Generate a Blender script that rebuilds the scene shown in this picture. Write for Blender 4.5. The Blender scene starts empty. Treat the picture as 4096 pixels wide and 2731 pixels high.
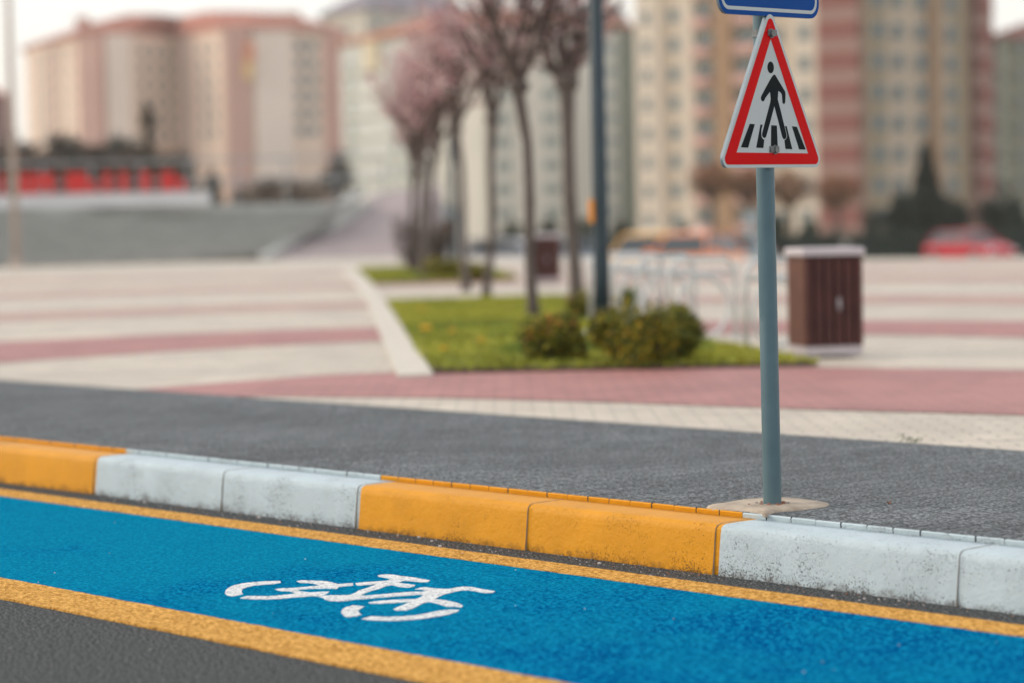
import bpy, bmesh, math, random
import numpy as np
from mathutils import Vector, Matrix
from mathutils.geometry import tessellate_polygon
R = math.radians
random.seed(7)
scene = bpy.context.scene
col = scene.collection

# ------------------------------------------------------------------ camera
F = 85/36*4096
PITCH = math.atan((1365.5-870)/F); ROLL = R(1.2)
EYE = Vector((0, 0, 1.15))
fwd = Vector((0, math.cos(PITCH), -math.sin(PITCH)))
rt = Vector((1, 0, 0)); up = Vector((0, math.sin(PITCH), math.cos(PITCH)))
CR = rt*math.cos(ROLL) - up*math.sin(ROLL)
CU = up*math.cos(ROLL) + rt*math.sin(ROLL)
cd = bpy.data.cameras.new('camera'); cam = bpy.data.objects.new('camera', cd); col.objects.link(cam)
cd.lens = 85; cd.sensor_width = 36; cd.sensor_fit = 'HORIZONTAL'; cd.clip_start = .1; cd.clip_end = 5000
m = Matrix((CR, CU, -fwd)).transposed().to_4x4(); m.translation = EYE
cam.matrix_world = m
cd.dof.use_dof = True; cd.dof.focus_distance = 7.95; cd.dof.aperture_fstop = 1.45
scene.camera = cam

# ------------------------------------------------------------------ world, sun, exposure
SUN_EL, SUN_AZ = R(32), R(-84)          # azimuth from +Y, towards the left of the view
w = bpy.data.worlds.new('World'); scene.world = w; w.use_nodes = True
nt = w.node_tree; nt.nodes.clear()
sky = nt.nodes.new('ShaderNodeTexSky'); sky.sky_type = 'NISHITA'; sky.sun_disc = False
sky.sun_elevation = SUN_EL; sky.sun_rotation = SUN_AZ; sky.dust_density = 3.0; sky.air_density = 1.0
bg = nt.nodes.new('ShaderNodeBackground'); bg.inputs['Strength'].default_value = .075
bg2 = nt.nodes.new('ShaderNodeBackground'); bg2.inputs['Color'].default_value = (1, .965, .915, 1)
bg2.inputs['Strength'].default_value = .82
ad = nt.nodes.new('ShaderNodeAddShader'); wo = nt.nodes.new('ShaderNodeOutputWorld')
nt.links.new(sky.outputs[0], bg.inputs['Color'])
nt.links.new(bg.outputs[0], ad.inputs[0]); nt.links.new(bg2.outputs[0], ad.inputs[1])
nt.links.new(ad.outputs[0], wo.inputs['Surface'])
sd = bpy.data.lights.new('sun', 'SUN'); sd.energy = .9; sd.angle = R(20); sd.color = (1, .87, .70)
so = bpy.data.objects.new('sun', sd); col.objects.link(so)
sdir = Vector((math.sin(SUN_AZ)*math.cos(SUN_EL), math.cos(SUN_AZ)*math.cos(SUN_EL), math.sin(SUN_EL)))
so.rotation_euler = sdir.to_track_quat('Z', 'Y').to_euler()
vs = scene.view_settings
scene.display_settings.display_device = 'sRGB'
vs.view_transform = 'Standard'; vs.look = 'None'; vs.exposure = 0.10; vs.gamma = 1; vs.use_curve_mapping = False
scene.cycles.use_denoising = True
scene.cycles.max_bounces = 6

# ------------------------------------------------------------------ helpers
def ray(x, y): return fwd*F + CR*(x-2048) + CU*(1365.5-y)
def G(x, y, z=.16):
    d = ray(x, y); return EYE + d*((z-EYE.z)/d.z)
def P(x, y, Y):
    d = ray(x, y); return EYE + d*(Y/d.y)
def hz(x): return 870 - (x-2048)*math.tan(ROLL)

LA = R(-47.8)                                   # direction of the lane
LD = Vector((math.cos(LA), math.sin(LA), 0)); LNV = Vector((-math.sin(LA), math.cos(LA), 0))
def LN(s, n, z=0): return LD*s + LNV*n + Vector((0, 0, z))

def nodes(name):
    mt = bpy.data.materials.new(name); mt.use_nodes = True
    t = mt.node_tree; b = t.nodes['Principled BSDF']; return mt, t, b
def N(t, kind, **kw):
    n = t.nodes.new(kind)
    for k, v in kw.items():
        if k.startswith('_'): setattr(n, k[1:], v)
        else: n.inputs[k].default_value = v
    return n
def rgb(c): return (c[0], c[1], c[2], 1)
def noise(t, scale, detail=3, rough=.55, coord=None, vec=None):
    n = N(t, 'ShaderNodeTexNoise', Scale=scale, Detail=detail, Roughness=rough)
    if vec is not None: t.links.new(vec, n.inputs['Vector'])
    return n.outputs['Fac']
def ramp(t, fac, stops):
    r = t.nodes.new('ShaderNodeValToRGB'); e = r.color_ramp.elements
    while len(e) < len(stops): e.new(.5)
    for i, (p, c) in enumerate(stops):
        e[i].position = p; e[i].color = rgb(c) if hasattr(c, '__len__') else (c, c, c, 1)
    t.links.new(fac, r.inputs[0]); return r.outputs[0]
def mixc(t, fac, a, b, mode='MIX'):
    n = t.nodes.new('ShaderNodeMix'); n.data_type = 'RGBA'; n.blend_type = mode
    if isinstance(fac, (int, float)): n.inputs[0].default_value = fac
    else: t.links.new(fac, n.inputs[0])
    for i, v in ((6, a), (7, b)):
        if hasattr(v, 'is_linked') or hasattr(v, 'links'): t.links.new(v, n.inputs[i])
        else: n.inputs[i].default_value = rgb(v)
    return n.outputs[2]
def bump(t, b, h, strength=.5, dist=.01):
    n = N(t, 'ShaderNodeBump', Strength=strength, Distance=dist)
    t.links.new(h, n.inputs['Height']); t.links.new(n.outputs[0], b.inputs['Normal'])
def coords(t):
    return t.nodes.new('ShaderNodeTexCoord').outputs['Object']
def simple(name, c, rough=.7, var=.12, scale=3, metal=0, spec=.4, bstr=0, bscale=30, bdist=.005):
    mt, t, b = nodes(name); v = coords(t)
    f = noise(t, scale, 4, .6, vec=v)
    lo = [max(0, x*(1-var)) for x in c]; hi = [min(1, x*(1+var)) for x in c]
    t.links.new(ramp(t, f, [(.3, lo), (.7, hi)]), b.inputs['Base Color'])
    b.inputs['Roughness'].default_value = rough; b.inputs['Metallic'].default_value = metal
    b.inputs['Specular IOR Level'].default_value = spec
    if bstr: bump(t, b, noise(t, bscale, 4, .6, vec=v), bstr, bdist)
    return mt

def aggregate(name, c, dark, light, amt=.3, rough=.75, gscale=80, big=None, bstr=1, bdist=.008, spec=.12, thr=(.41, .59)):
    """coarse mineral surface: asphalt and the paint laid on it"""
    mt, t, b = nodes(name); v = coords(t)
    g = noise(t, gscale, 4, .75, vec=v)
    fine = ramp(t, g, [(thr[0], dark), (.5, c), (thr[1], light)])
    l = noise(t, 1.7, 5, .6, vec=v)
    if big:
        # patchy wear, plus light falloff put into the colour: paler towards the far end
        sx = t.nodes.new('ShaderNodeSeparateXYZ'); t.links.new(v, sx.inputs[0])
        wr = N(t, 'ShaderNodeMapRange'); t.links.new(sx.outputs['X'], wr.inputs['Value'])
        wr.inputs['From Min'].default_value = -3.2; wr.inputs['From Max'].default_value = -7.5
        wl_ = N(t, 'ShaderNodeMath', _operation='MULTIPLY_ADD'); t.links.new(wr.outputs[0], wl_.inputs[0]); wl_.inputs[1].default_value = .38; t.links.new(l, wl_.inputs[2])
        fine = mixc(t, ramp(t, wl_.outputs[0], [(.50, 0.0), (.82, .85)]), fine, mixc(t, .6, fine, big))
    vo = N(t, 'ShaderNodeTexVoronoi', Scale=gscale*.6); t.links.new(v, vo.inputs['Vector'])
    sp = ramp(t, vo.outputs['Distance'], [(.08, 1.0), (.22, 0.0)])
    m2 = noise(t, 2.2, 4, .65, vec=v); m3 = ramp(t, m2, [(.5, 0.0), (.66, amt)])
    mm = N(t, 'ShaderNodeMath', _operation='MULTIPLY'); t.links.new(sp, mm.inputs[0]); t.links.new(m3, mm.inputs[1])
    t.links.new(mixc(t, mm.outputs[0], fine, light), b.inputs['Base Color'])
    b.inputs['Roughness'].default_value = rough; b.inputs['Specular IOR Level'].default_value = spec
    g2 = noise(t, gscale*.75, 3, .7, vec=v)
    bump(t, b, g2, bstr, bdist)
    return mt

class MB:
    def __init__(s): s.v = []; s.f = []; s.m = []
    def add(s, vs, fs, mi=0):
        o = len(s.v); s.v += [tuple(p) for p in vs]; s.f += [tuple(i+o for i in f) for f in fs]; s.m += [mi]*len(fs)
    def box(s, c, d, rz=0, mi=0, taper=1):
        hx, hy, hh = d[0]/2, d[1]/2, d[2]/2; cs, sn = math.cos(rz), math.sin(rz); vs_ = []
        for k, z in ((1, -hh), (taper, hh)):
            for x, y in ((-hx, -hy), (hx, -hy), (hx, hy), (-hx, hy)):
                x *= k; y *= k
                vs_.append((c[0]+x*cs-y*sn, c[1]+x*sn+y*cs, c[2]+z))
        s.add(vs_, [(3,2,1,0), (4,5,6,7), (0,1,5,4), (1,2,6,5), (2,3,7,6), (3,0,4,7)], mi)
    def prism(s, poly, z0, z1, mi=0, mtop=None):
        n = len(poly); area = sum(poly[i][0]*poly[(i+1) % n][1]-poly[(i+1) % n][0]*poly[i][1] for i in range(n))
        if area < 0: poly = poly[::-1]
        vs_ = [(p[0], p[1], z0) for p in poly] + [(p[0], p[1], z1) for p in poly]
        s.add(vs_, [(i, (i+1) % n, n+(i+1) % n, n+i) for i in range(n)] + [tuple(range(n))[::-1]], mi)
        s.add([(p[0], p[1], z1) for p in poly], [tuple(range(n))], mi if mtop is None else mtop)
    def sheet(s, poly, z, mi=0):
        n = len(poly); area = sum(poly[i][0]*poly[(i+1) % n][1]-poly[(i+1) % n][0]*poly[i][1] for i in range(n))
        if area < 0: poly = poly[::-1]
        s.add([(p[0], p[1], z) for p in poly], [tuple(range(n))], mi)
    def plate(s, poly, y0, y1, mi=0, mside=None):
        """polygon in x,z given thickness from y0 (front, towards -y) to y1"""
        n = len(poly); area = sum(poly[i][0]*poly[(i+1) % n][1]-poly[(i+1) % n][0]*poly[i][1] for i in range(n))
        if area < 0: poly = poly[::-1]
        v3 = [Vector((p[0], p[1], 0)) for p in poly]
        tri = tessellate_polygon([v3])
        fr = []
        for a, b, c in tri:
            ar = (v3[b]-v3[a]).cross(v3[c]-v3[a]).z
            fr.append((a, b, c) if ar > 0 else (a, c, b))
        s.add([(p[0], y0, p[1]) for p in poly], fr, mi)
        s.add([(p[0], y1, p[1]) for p in poly], [t_[::-1] for t_ in fr], mi if mside is None else mside)
        s.add([(p[0], y0, p[1]) for p in poly]+[(p[0], y1, p[1]) for p in poly],
              [(i, i+n, (i+1) % n+n, (i+1) % n) for i in range(n)], mi if mside is None else mside)
    def tube(s, pts, rad, seg=8, mi=0, cap=True):
        pts = [Vector(p) for p in pts]; n = len(pts)
        if not hasattr(rad, '__len__'): rad = [rad]*n
        vs_ = []; prev = None
        for i, p in enumerate(pts):
            t = (pts[min(i+1, n-1)]-pts[max(i-1, 0)]).normalized()
            if prev is None:
                a = Vector((1, 0, 0)) if abs(t.x) < .9 else Vector((0, 1, 0)); u = t.cross(a).normalized()
            else: u = (prev - t*prev.dot(t)).normalized()
            prev = u; v = t.cross(u)
            for k in range(seg):
                an = 2*math.pi*k/seg; vs_.append(p + (u*math.cos(an)+v*math.sin(an))*rad[i])
        fs = [(i*seg+k, i*seg+(k+1) % seg, (i+1)*seg+(k+1) % seg, (i+1)*seg+k) for i in range(n-1) for k in range(seg)]
        if cap: fs += [tuple(range(seg))[::-1], tuple((n-1)*seg+k for k in range(seg))]
        s.add(vs_, fs, mi)
    def blob(s, c, r, mi=0, seg=8, rings=5, jit=0):
        vs_ = [(c[0], c[1], c[2]-r[2])]
        for i in range(1, rings):
            a = -math.pi/2 + math.pi*i/rings
            for k in range(seg):
                b = 2*math.pi*k/seg; q = 1+random.uniform(-jit, jit)
                vs_.append((c[0]+r[0]*q*math.cos(a)*math.cos(b), c[1]+r[1]*q*math.cos(a)*math.sin(b), c[2]+r[2]*q*math.sin(a)))
        vs_.append((c[0], c[1], c[2]+r[2])); L = len(vs_)-1
        fs = [(0, 1+(k+1) % seg, 1+k) for k in range(seg)]
        for i in range(rings-2):
            fs += [(1+i*seg+k, 1+i*seg+(k+1) % seg, 1+(i+1)*seg+(k+1) % seg, 1+(i+1)*seg+k) for k in range(seg)]
        o = 1+(rings-2)*seg; fs += [(o+k, o+(k+1) % seg, L) for k in range(seg)]
        s.add(vs_, fs, mi)
    def leaf(s, p, size, mi=0):
        a = Vector((random.gauss(0, 1), random.gauss(0, 1), random.gauss(0, 1))).normalized()
        b = a.orthogonal().normalized(); c = a.cross(b); p = Vector(p)
        b *= size; c *= size*random.uniform(.5, .9)
        s.add([p-b, p-c*.6, p+b, p+c*.6], [(0, 1, 2, 3)], mi)
    def build(s, name, mats, parent=None, smooth=False, bevel=0):
        off = parent.location if parent is not None and parent.parent is None else Vector((0, 0, 0))
        if parent is not None and parent.parent is not None: off = parent.parent.location + parent.location
        me = bpy.data.meshes.new(name)
        me.from_pydata([(x-off.x, y-off.y, z-off.z) for x, y, z in s.v], [], s.f)
        if not isinstance(mats, (list, tuple)): mats = [mats]
        for q in mats: me.materials.append(q)
        me.polygons.foreach_set('material_index', s.m)
        if smooth: me.polygons.foreach_set('use_smooth', [True]*len(s.f))
        me.update(); o = bpy.data.objects.new(name, me); col.objects.link(o)
        if parent is not None: o.parent = parent
        if bevel:
            bv = o.modifiers.new('bevel', 'BEVEL'); bv.width = bevel; bv.segments = 2; bv.limit_method = 'ANGLE'
        return o
def tag(o, label=None, cat=None, group=None, kind=None):
    if label: o['label'] = label
    if cat: o['category'] = cat
    if group: o['group'] = group
    if kind: o['kind'] = kind
    return o
def thing(name, label, cat, loc=(0, 0, 0), group=None, rz=0):
    o = bpy.data.objects.new(name, None); col.objects.link(o); o.location = loc; o.rotation_euler = (0, 0, rz)
    o.empty_display_size = .2
    return tag(o, label, cat, group)
def struct(o, label=None, cat=None): return tag(o, label, cat, None, 'structure')
def local(mb_fn, name, mats, parent, **kw):
    """parts built in the thing's own coordinates"""
    mb = MB(); mb_fn(mb); loc = parent.location.copy(); pp = parent.parent
    parent_loc = loc; parent.location = (0, 0, 0)
    if pp is not None:
        pl = pp.location.copy(); pp.location = (0, 0, 0)
    o = mb.build(name, mats, parent, **kw)
    parent.location = parent_loc
    if pp is not None: pp.location = pl
    return o
def copy_tree(o, parent=None):
    c = o.copy(); col.objects.link(c); c.parent = parent
    for ch in [x for x in bpy.data.objects if x.parent is o]: copy_tree(ch, c)
    return c

# ------------------------------------------------------------------ materials of the foreground
M_asph = aggregate('asphalt', (.038, .043, .046), (.014, .016, .018), (.19, .20, .20), .9, .85, 110)
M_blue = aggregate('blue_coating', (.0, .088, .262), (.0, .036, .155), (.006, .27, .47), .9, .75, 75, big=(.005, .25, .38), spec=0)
M_yel = aggregate('yellow_line_paint', (.58, .30, .065), (.30, .135, .02), (.80, .47, .14), .15, .75, 85, spec=.05)
M_wht = aggregate('white_marking_paint', (.66, .68, .68), (.20, .25, .30), (.72, .75, .75), .1, .75, 90, spec=.05, thr=(.37, .54), bstr=.5)

def kerb_paint(name, c, pit, low):
    mt, t, b = nodes(name); v = coords(t)
    sep = t.nodes.new('ShaderNodeSeparateXYZ'); t.links.new(v, sep.inputs[0])
    l = noise(t, 6, 4, .6, vec=v)
    base = ramp(t, l, [(.3, [x*.90 for x in c]), (.7, [min(1, x*1.06) for x in c])])
    g = noise(t, 170, 4, .74, vec=v)
    # pits: threshold falls with a patchy mask and towards the foot, where grit splashes up
    patch = noise(t, 7, 3, .6, vec=v)
    foot = N(t, 'ShaderNodeMapRange'); t.links.new(sep.outputs['Z'], foot.inputs['Value'])
    foot.inputs['From Min'].default_value = .0; foot.inputs['From Max'].default_value = .05
    foot.inputs['To Min'].default_value = .095; foot.inputs['To Max'].default_value = 0
    a = N(t, 'ShaderNodeMath', _operation='MULTIPLY_ADD'); t.links.new(patch, a.inputs[0]); a.inputs[1].default_value = .36; t.links.new(g, a.inputs[2])
    a2 = N(t, 'ShaderNodeMath', _operation='ADD'); t.links.new(a.outputs[0], a2.inputs[0]); t.links.new(foot.outputs[0], a2.inputs[1])
    pm = ramp(t, a2.outputs[0], [(pit, 0.0), (pit+.05, 1.0)])
    c2 = mixc(t, pm, base, low)
    # stain along the foot
    st = noise(t, 18, 4, .7, vec=v)
    s1 = N(t, 'ShaderNodeMath', _operation='MULTIPLY_ADD'); t.links.new(foot.outputs[0], s1.inputs[0]); s1.inputs[1].default_value = 4.2; t.links.new(st, s1.inputs[2])
    c3 = mixc(t, ramp(t, s1.outputs[0], [(.76, 0.0), (1.0, .65)]), c2, [x*.45 for x in low] if low[0] > .2 else (.10, .09, .075))
    t.links.new(c3, b.inputs['Base Color'])
    b.inputs['Roughness'].default_value = .5; b.inputs['Specular IOR Level'].default_value = .25
    h = noise(t, 45, 5, .65, vec=v)
    ha = N(t, 'ShaderNodeMath', _operation='SUBTRACT'); t.links.new(h, ha.inputs[0]); t.links.new(pm, ha.inputs[1])
    bump(t, b, ha.outputs[0], .6, .006)
    return mt
M_kw = kerb_paint('white_kerb_paint', (.465, .56, .605), .797, (.11, .11, .11))
M_ky = kerb_paint('orange_kerb_paint', (.66, .285, .006), .828, (.22, .10, .015))

def pavers():
    mt, t, b = nodes('charcoal_pavers'); v = coords(t)
    mp = N(t, 'ShaderNodeMapping'); mp.inputs['Rotation'].default_value = (0, 0, math.pi/2); t.links.new(v, mp.inputs[0])
    br = N(t, 'ShaderNodeTexBrick', Scale=1.0); br.inputs['Brick Width'].default_value = .2; br.inputs['Row Height'].default_value = .108
    br.inputs['Mortar Size'].default_value = .003; br.inputs['Mortar Smooth'].default_value = .3
    br.inputs['Color1'].default_value = (.082, .092, .098, 1); br.inputs['Color2'].default_value = (.105, .116, .123, 1)
    br.inputs['Mortar'].default_value = (.02, .02, .02, 1)
    wv = noise(t, 6, 2, .5, vec=v)
    t.links.new(mp.outputs[0], br.inputs['Vector'])
    g = noise(t, 75, 4, .75, vec=v)
    gg = ramp(t, g, [(.41, .35), (.5, 1.0), (.59, 2.5)])
    l = ramp(t, noise(t, 1.3, 4, .6, vec=v), [(.3, .8), (.7, 1.25)])
    c = mixc(t, 1, mixc(t, 1, br.outputs['Color'], gg, 'MULTIPLY'), l, 'MULTIPLY')
    t.links.new(c, b.inputs['Base Color']); b.inputs['Roughness'].default_value = .8; b.inputs['Specular IOR Level'].default_value = .25
    h = N(t, 'ShaderNodeMath', _operation='MULTIPLY_ADD'); t.links.new(br.outputs['Fac'], h.inputs[0]); h.inputs[1].default_value = -1.6
    g3 = noise(t, 90, 3, .7, vec=v); t.links.new(g3, h.inputs[2])
    bump(t, b, h.outputs[0], .9, .006)
    return mt
M_pav = pavers()
def plaza_mat(name, c1, c2, mort):
    mt, t, b = nodes(name); v = coords(t)
    br = N(t, 'ShaderNodeTexBrick', Scale=1.0); br.inputs['Brick Width'].default_value = .2; br.inputs['Row Height'].default_value = .1
    br.inputs['Mortar Size'].default_value = .006; br.inputs['Mortar Smooth'].default_value = .4; br.inputs['Bias'].default_value = .1
    br.inputs['Color1'].default_value = rgb(c1); br.inputs['Color2'].default_value = rgb(c2); br.inputs['Mortar'].default_value = rgb(mort)
    t.links.new(v, br.inputs['Vector'])
    l = mixc(t, 1, ramp(t, noise(t, .9, 5, .65, vec=v), [(.3, .80), (.7, 1.12)]), ramp(t, noise(t, 5, 4, .6, vec=v), [(.35, .90), (.65, 1.06)]), 'MULTIPLY')
    t.links.new(mixc(t, 1, br.outputs['Color'], l, 'MULTIPLY'), b.inputs['Base Color'])
    b.inputs['Roughness'].default_value = .6; b.inputs['Specular IOR Level'].default_value = .35
    inv = N(t, 'ShaderNodeMath', _operation='MULTIPLY_ADD'); t.links.new(br.outputs['Fac'], inv.inputs[0]); inv.inputs[1].default_value = -1.0
    t.links.new(noise(t, 60, 3, .6, vec=v), inv.inputs[2]); bump(t, b, inv.outputs[0], .5, .006)
    return mt
M_cream = plaza_mat('cream_paving', (.535, .475, .395), (.60, .54, .455), (.29, .26, .215))
M_pink = plaza_mat('red_paving', (.37, .165, .155), (.43, .20, .185), (.22, .12, .12))
M_edge = simple('pale_edging_stone', (.58, .54, .47), .7, .08, 6, bstr=.3)
M_conc = simple('tan_concrete', (.40, .335, .265), .9, .3, 14, bstr=.7, bscale=70, bdist=.006)
M_grass = simple('grass_green', (.20, .23, .02), .7, .35, 9)
M_blade = [simple('blade_%s' % k, c, .6, .25, 20) for k, c in (('green', (.24, .27, .018)), ('yellow', (.40, .40, .03)), ('dark', (.12, .20, .012)))]
M_soil = simple('soil', (.09, .065, .045), .95, .3, 12)

# ------------------------------------------------------------------ the ground
S0, S1 = -48, 26
def lane_sheet(name, n0, n1, z, mat, label, cat='ground', s0=S0, s1=S1):
    o = MB(); o.sheet([(s0, n0), (s1, n0), (s1, n1), (s0, n1)], z); ob = o.build(name, mat)
    ob.rotation_euler = (0, 0, LA); return struct(ob, label)
b = MB(); b.sheet([(-700, -100), (700, -100), (700, 1400), (-700, 1400)], -1.32)
struct(b.build('ground', simple('far_ground', (.20, .19, .17), .9, .2, .2)), 'grey ground reaching away behind the plaza to the buildings')
b = MB(); b.add([(S0, -25, 0), (S1, -25, 0), (S1, 5.66, 0), (S0, 5.66, 0), (S0, -25, -1.3), (S1, -25, -1.3), (S1, 5.66, -1.3), (S0, 5.66, -1.3)],
      [(0,1,2,3), (4,5,1,0), (1,5,6,2), (3,2,6,7), (4,0,3,7)])
o = b.build('road', M_asph); o.rotation_euler = (0, 0, LA); struct(o, 'dark asphalt road surface below the cycle lane')
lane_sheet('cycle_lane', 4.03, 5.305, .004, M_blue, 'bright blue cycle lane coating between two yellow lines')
def wob_line(name, n0, n1, label):
    random.seed(name); v = []; k = 0; s = -14.0; a = []; c = []
    while s < 9:
        a.append((s, n0+random.uniform(-.003, .003))); c.append((s, n1+random.uniform(-.003, .003))); s += .03
    a = [(S0, n0)]+a+[(S1, n0)]; c = [(S0, n1)]+c+[(S1, n1)]
    b = MB(); n = len(a)
    b.add([(p[0], p[1], .0065) for p in a]+[(p[0], p[1], .0065) for p in c], [(i, i+1, n+i+1, n+i) for i in range(n-1)])
    b.add([(p[0], p[1], .0065) for p in a]+[(p[0], p[1], .0) for p in a], [(n+i, n+i+1, i+1, i) for i in range(n-1)])
    o = b.build(name, M_yel); o.rotation_euler = (0, 0, LA); return struct(o, label)
wob_line('lane_line', 5.30, 5.445, 'yellow painted line between blue lane and kerb')
wob_line('lane_line', 3.825, 4.045, 'wider yellow painted line between blue lane and dark road')

# pavement slab behind the kerb, with its row of edge pavers standing a little proud of the kerb
b = MB(); n0, n1 = 5.90, 8.05
b.add([(S0, n0, .1772), (S1, n0, .1772), (S1, n1, .168), (S0, n1, .168)], [(0, 1, 2, 3)])
o = b.build('pavement', M_pav); o.rotation_euler = (0, 0, LA); struct(o, 'charcoal paver pavement between kerb and plaza')
M_dk = simple('joint_dark', (.02, .02, .02), .9)
def colour_at(s):
    """paint bands on the kerb, from the joints seen"""
    for a, bb, c in BANDS:
        if a <= s < bb: return c
    return 'w'
def s_of(x, y, z): return G(x, y, z).dot(LD)
J = [s_of(*p, .16) for p in [(392, 1826), (906, 1882), (1430, 1942), (2116, 2016), (2880, 2096), (3832, 2206)]]
print('joints', [round(j, 2) for j in J])
BANDS = [(J[0]-1.85, J[0], 'y'), (J[0], J[2], 'w'), (J[2], J[4]+.01, 'y'), (J[4]+.01, J[4]+1.88, 'w'), (J[4]+1.88, J[4]+3.7, 'y'), (J[0]-3.7, J[0]-1.85, 'w'), (J[0]-5.5, J[0]-3.7, 'y')]
bp = MB(); s = -14.0; random.seed(3)
bs = MB()
bs.box((( -14+7)/2, 5.855, .155), (21, .085, .02), mi=0)
while s < 7:
    L = .1035; g = .0032
    ca = colour_at(s+L/2+.06); dn = random.uniform(-.002, .002); dz = random.uniform(-.0003, .0003)
    z0, z1 = .15, .1772+dz; a0, a1 = 5.806+dn, 5.8998
    e = .002
    vs_ = [(s+g, a0+e, z0), (s+L, a0+e, z0), (s+L, a0, z1-.004), (s+g, a0, z1-.004), (s+g+.002, a0+.004, z1), (s+L-.002, a0+.004, z1), (s+L, a1, z1), (s+g, a1, z1), (s+g, a1, z0), (s+L, a1, z0)]
    mi = 1 if ca == 'y' else 2
    bp.add(vs_, [(0, 1, 2, 3), (3, 2, 5, 4)], mi)
    bp.add(vs_, [(4, 5, 6, 7)], 0)
    bp.add(vs_, [(1, 9, 6, 5, 2), (0, 3, 4, 7, 8)], 0)
    s += L
o = bp.build('pavement_edge', [M_pav, M_ky, M_kw]); o.rotation_euler = (0, 0, LA); struct(o, 'row of paver edges along the kerb, painted on their faces')
o = bs.build('joint_bed', M_dk); o.rotation_euler = (0, 0, LA); struct(o, 'dark sand in the joints between the edge pavers')

# plaza: one raised body of ground, then the pink bands laid on it
pl = [LN(S0, 8.052), LN(S1, 8.052), Vector((60, 38, 0)), Vector((12, 46.5, 0)), Vector((7.2, 49.4, 0)), Vector((1.5, 58, 0)), Vector((-3.6, 66, 0)), Vector((-13, 66, 0)), Vector((-60, 66, 0))]
b = MB(); b.prism([(p.x, p.y) for p in pl], -1.3, .160)
struct(b.build('plaza', M_cream), 'cream paved plaza crossed by pink bands')
b = MB(); b.prism([tuple(LN(S0, 5.79)[:2]), tuple(LN(S1, 5.79)[:2]), tuple(LN(S1, 8.045)[:2]), tuple(LN(S0, 8.045)[:2])], -1.3, .13)
struct(b.build('pavement_base', M_conc), 'concrete bed under the pavers')
M_pink2 = plaza_mat('paler_red_paving', (.46, .28, .24), (.50, .32, .28), (.27, .19, .17))  # paler red for the farther bands
def band(name, lo, hi, label, x0=-12, x1=9, deg=2, z=.1645, mat=None):
    pl_, ph = np.polyfit(*zip(*lo), deg), np.polyfit(*zip(*hi), deg)
    def ev(p, x, a, c):
        if x < a: return np.polyval(p, a)+(x-a)*np.polyval(np.polyder(p), a)
        if x > c: return np.polyval(p, c)+(x-c)*np.polyval(np.polyder(p), c)
        return np.polyval(p, x)
    b = MB(); xs = np.linspace(x0, x1, 60); n = 60
    a, c = min(q[0] for q in lo), max(q[0] for q in lo)
    v = [(x, ev(pl_, x, a, c), z) for x in xs]+[(x, ev(ph, x, a, c), z) for x in xs]
    b.add(v, [(i, i+1, n+i+1, n+i) for i in range(n-1)])
    return struct(b.build(name, mat or M_pink), label)
band('paving_band', [(-3.77, 17.74), (-2.51, 18.91), (-1.0, 19.92), (2.8, 19.16), (3.88, 18.3)], [(-4.46, 21.06), (-2.88, 21.74), (-1.2, 22.4), (3.19, 21.82), (4.41, 20.79)], 'second pink paving band from the front')
band('paving_band', [(-5.42, 25.62), (-1.67, 27.37), (3.74, 25.52), (5.17, 24.38)], [(-5.92, 27.97), (-1.81, 29.4), (4.13, 28.18), (5.7, 26.87)], 'thin pink paving band in the middle of the plaza', -14, 12, mat=M_pink2)
band('paving_band', [(-7.11, 33.9), (-4.15, 35.3), (5, 33.5), (7, 31.8)], [(-7.86, 36.7), (-4.46, 38.0), (5.3, 36.5), (7.5, 35)], 'faint pink paving band before the far end', -18, 14, mat=M_pink2)
band('paving_band', [(-9, 42.6), (-4.5, 44.5), (6, 40.5), (8.5, 38.5)], [(-10, 45.6), (-4.6, 47.0), (6.3, 43.5), (9, 41.5)], 'farthest faint pink band of the plaza', -24, 12, mat=M_pink2)
# the first pink border, tapering away to the left
lo = [(-3.9, 15.15), (-1.62, 13.82), (-.35, 13.32), (.58, 12.72), (1.43, 12.08), (2.42, 11.44), (5, 9.55), (12, 4.6)]
hi = [(-3.9, 15.15), (-2.28, 14.55), (-1.22, 15.55), (-.6, 15.72), (.72, 15.55), (1.88, 15.3), (3.1, 14.62), (6.4, 12.0), (16, 4.0)]
lo = [(-2.62, 14.85)]+lo[1:]; hi = hi[1:]
b = MB(); b.sheet(lo+hi[::-1], .1645)
struct(b.build('paving_band', M_pink), 'wide pink paving border in front of the grass')

# planting strips
stripA = [(-.50, 15.42), (1.95, 15.42), (1.86, 15.9), (1.60, 17.6), (1.36, 18.8), (1.02, 20.6), (.80, 24.0), (.60, 29.35), (-1.46, 28.85)]
stripB = [(-2.10, 37.2), (-.1, 38.1), (.1, 38.4), (-.6, 49), (-3.05, 48.6)]
M_edge2 = M_edge
def edging(poly, name, label, idx):
    b = MB()
    for i in idx:
        a = Vector((*poly[i], 0)); c = Vector((*poly[(i+1) % len(poly)], 0)); d = c-a; L = d.length
        mid = (a+c)/2; b.box((mid.x, mid.y, .17), (L+.08, .12, .06), math.atan2(d.y, d.x))
    return struct(b.build(name, M_edge), label)
for poly, nm in ((stripA, 'near'), (stripB, 'far')):
    b = MB(); b.prism(poly, .1645, .19); struct(b.build('soil', M_soil), 'soil bed of the %s planting strip' % nm)
b = MB()
b.prism([(-.72, 15.1), (-.50, 15.16), (-.53, 15.6), (-1.50, 28.85), (-2.13, 37.2), (-3.1, 48.6), (-3.4, 48.6), (-2.40, 37.2), (-1.72, 28.85)], .1605, .182)
struct(b.build('edging', M_edge), 'pale stone edging beside the grass strips')
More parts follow.
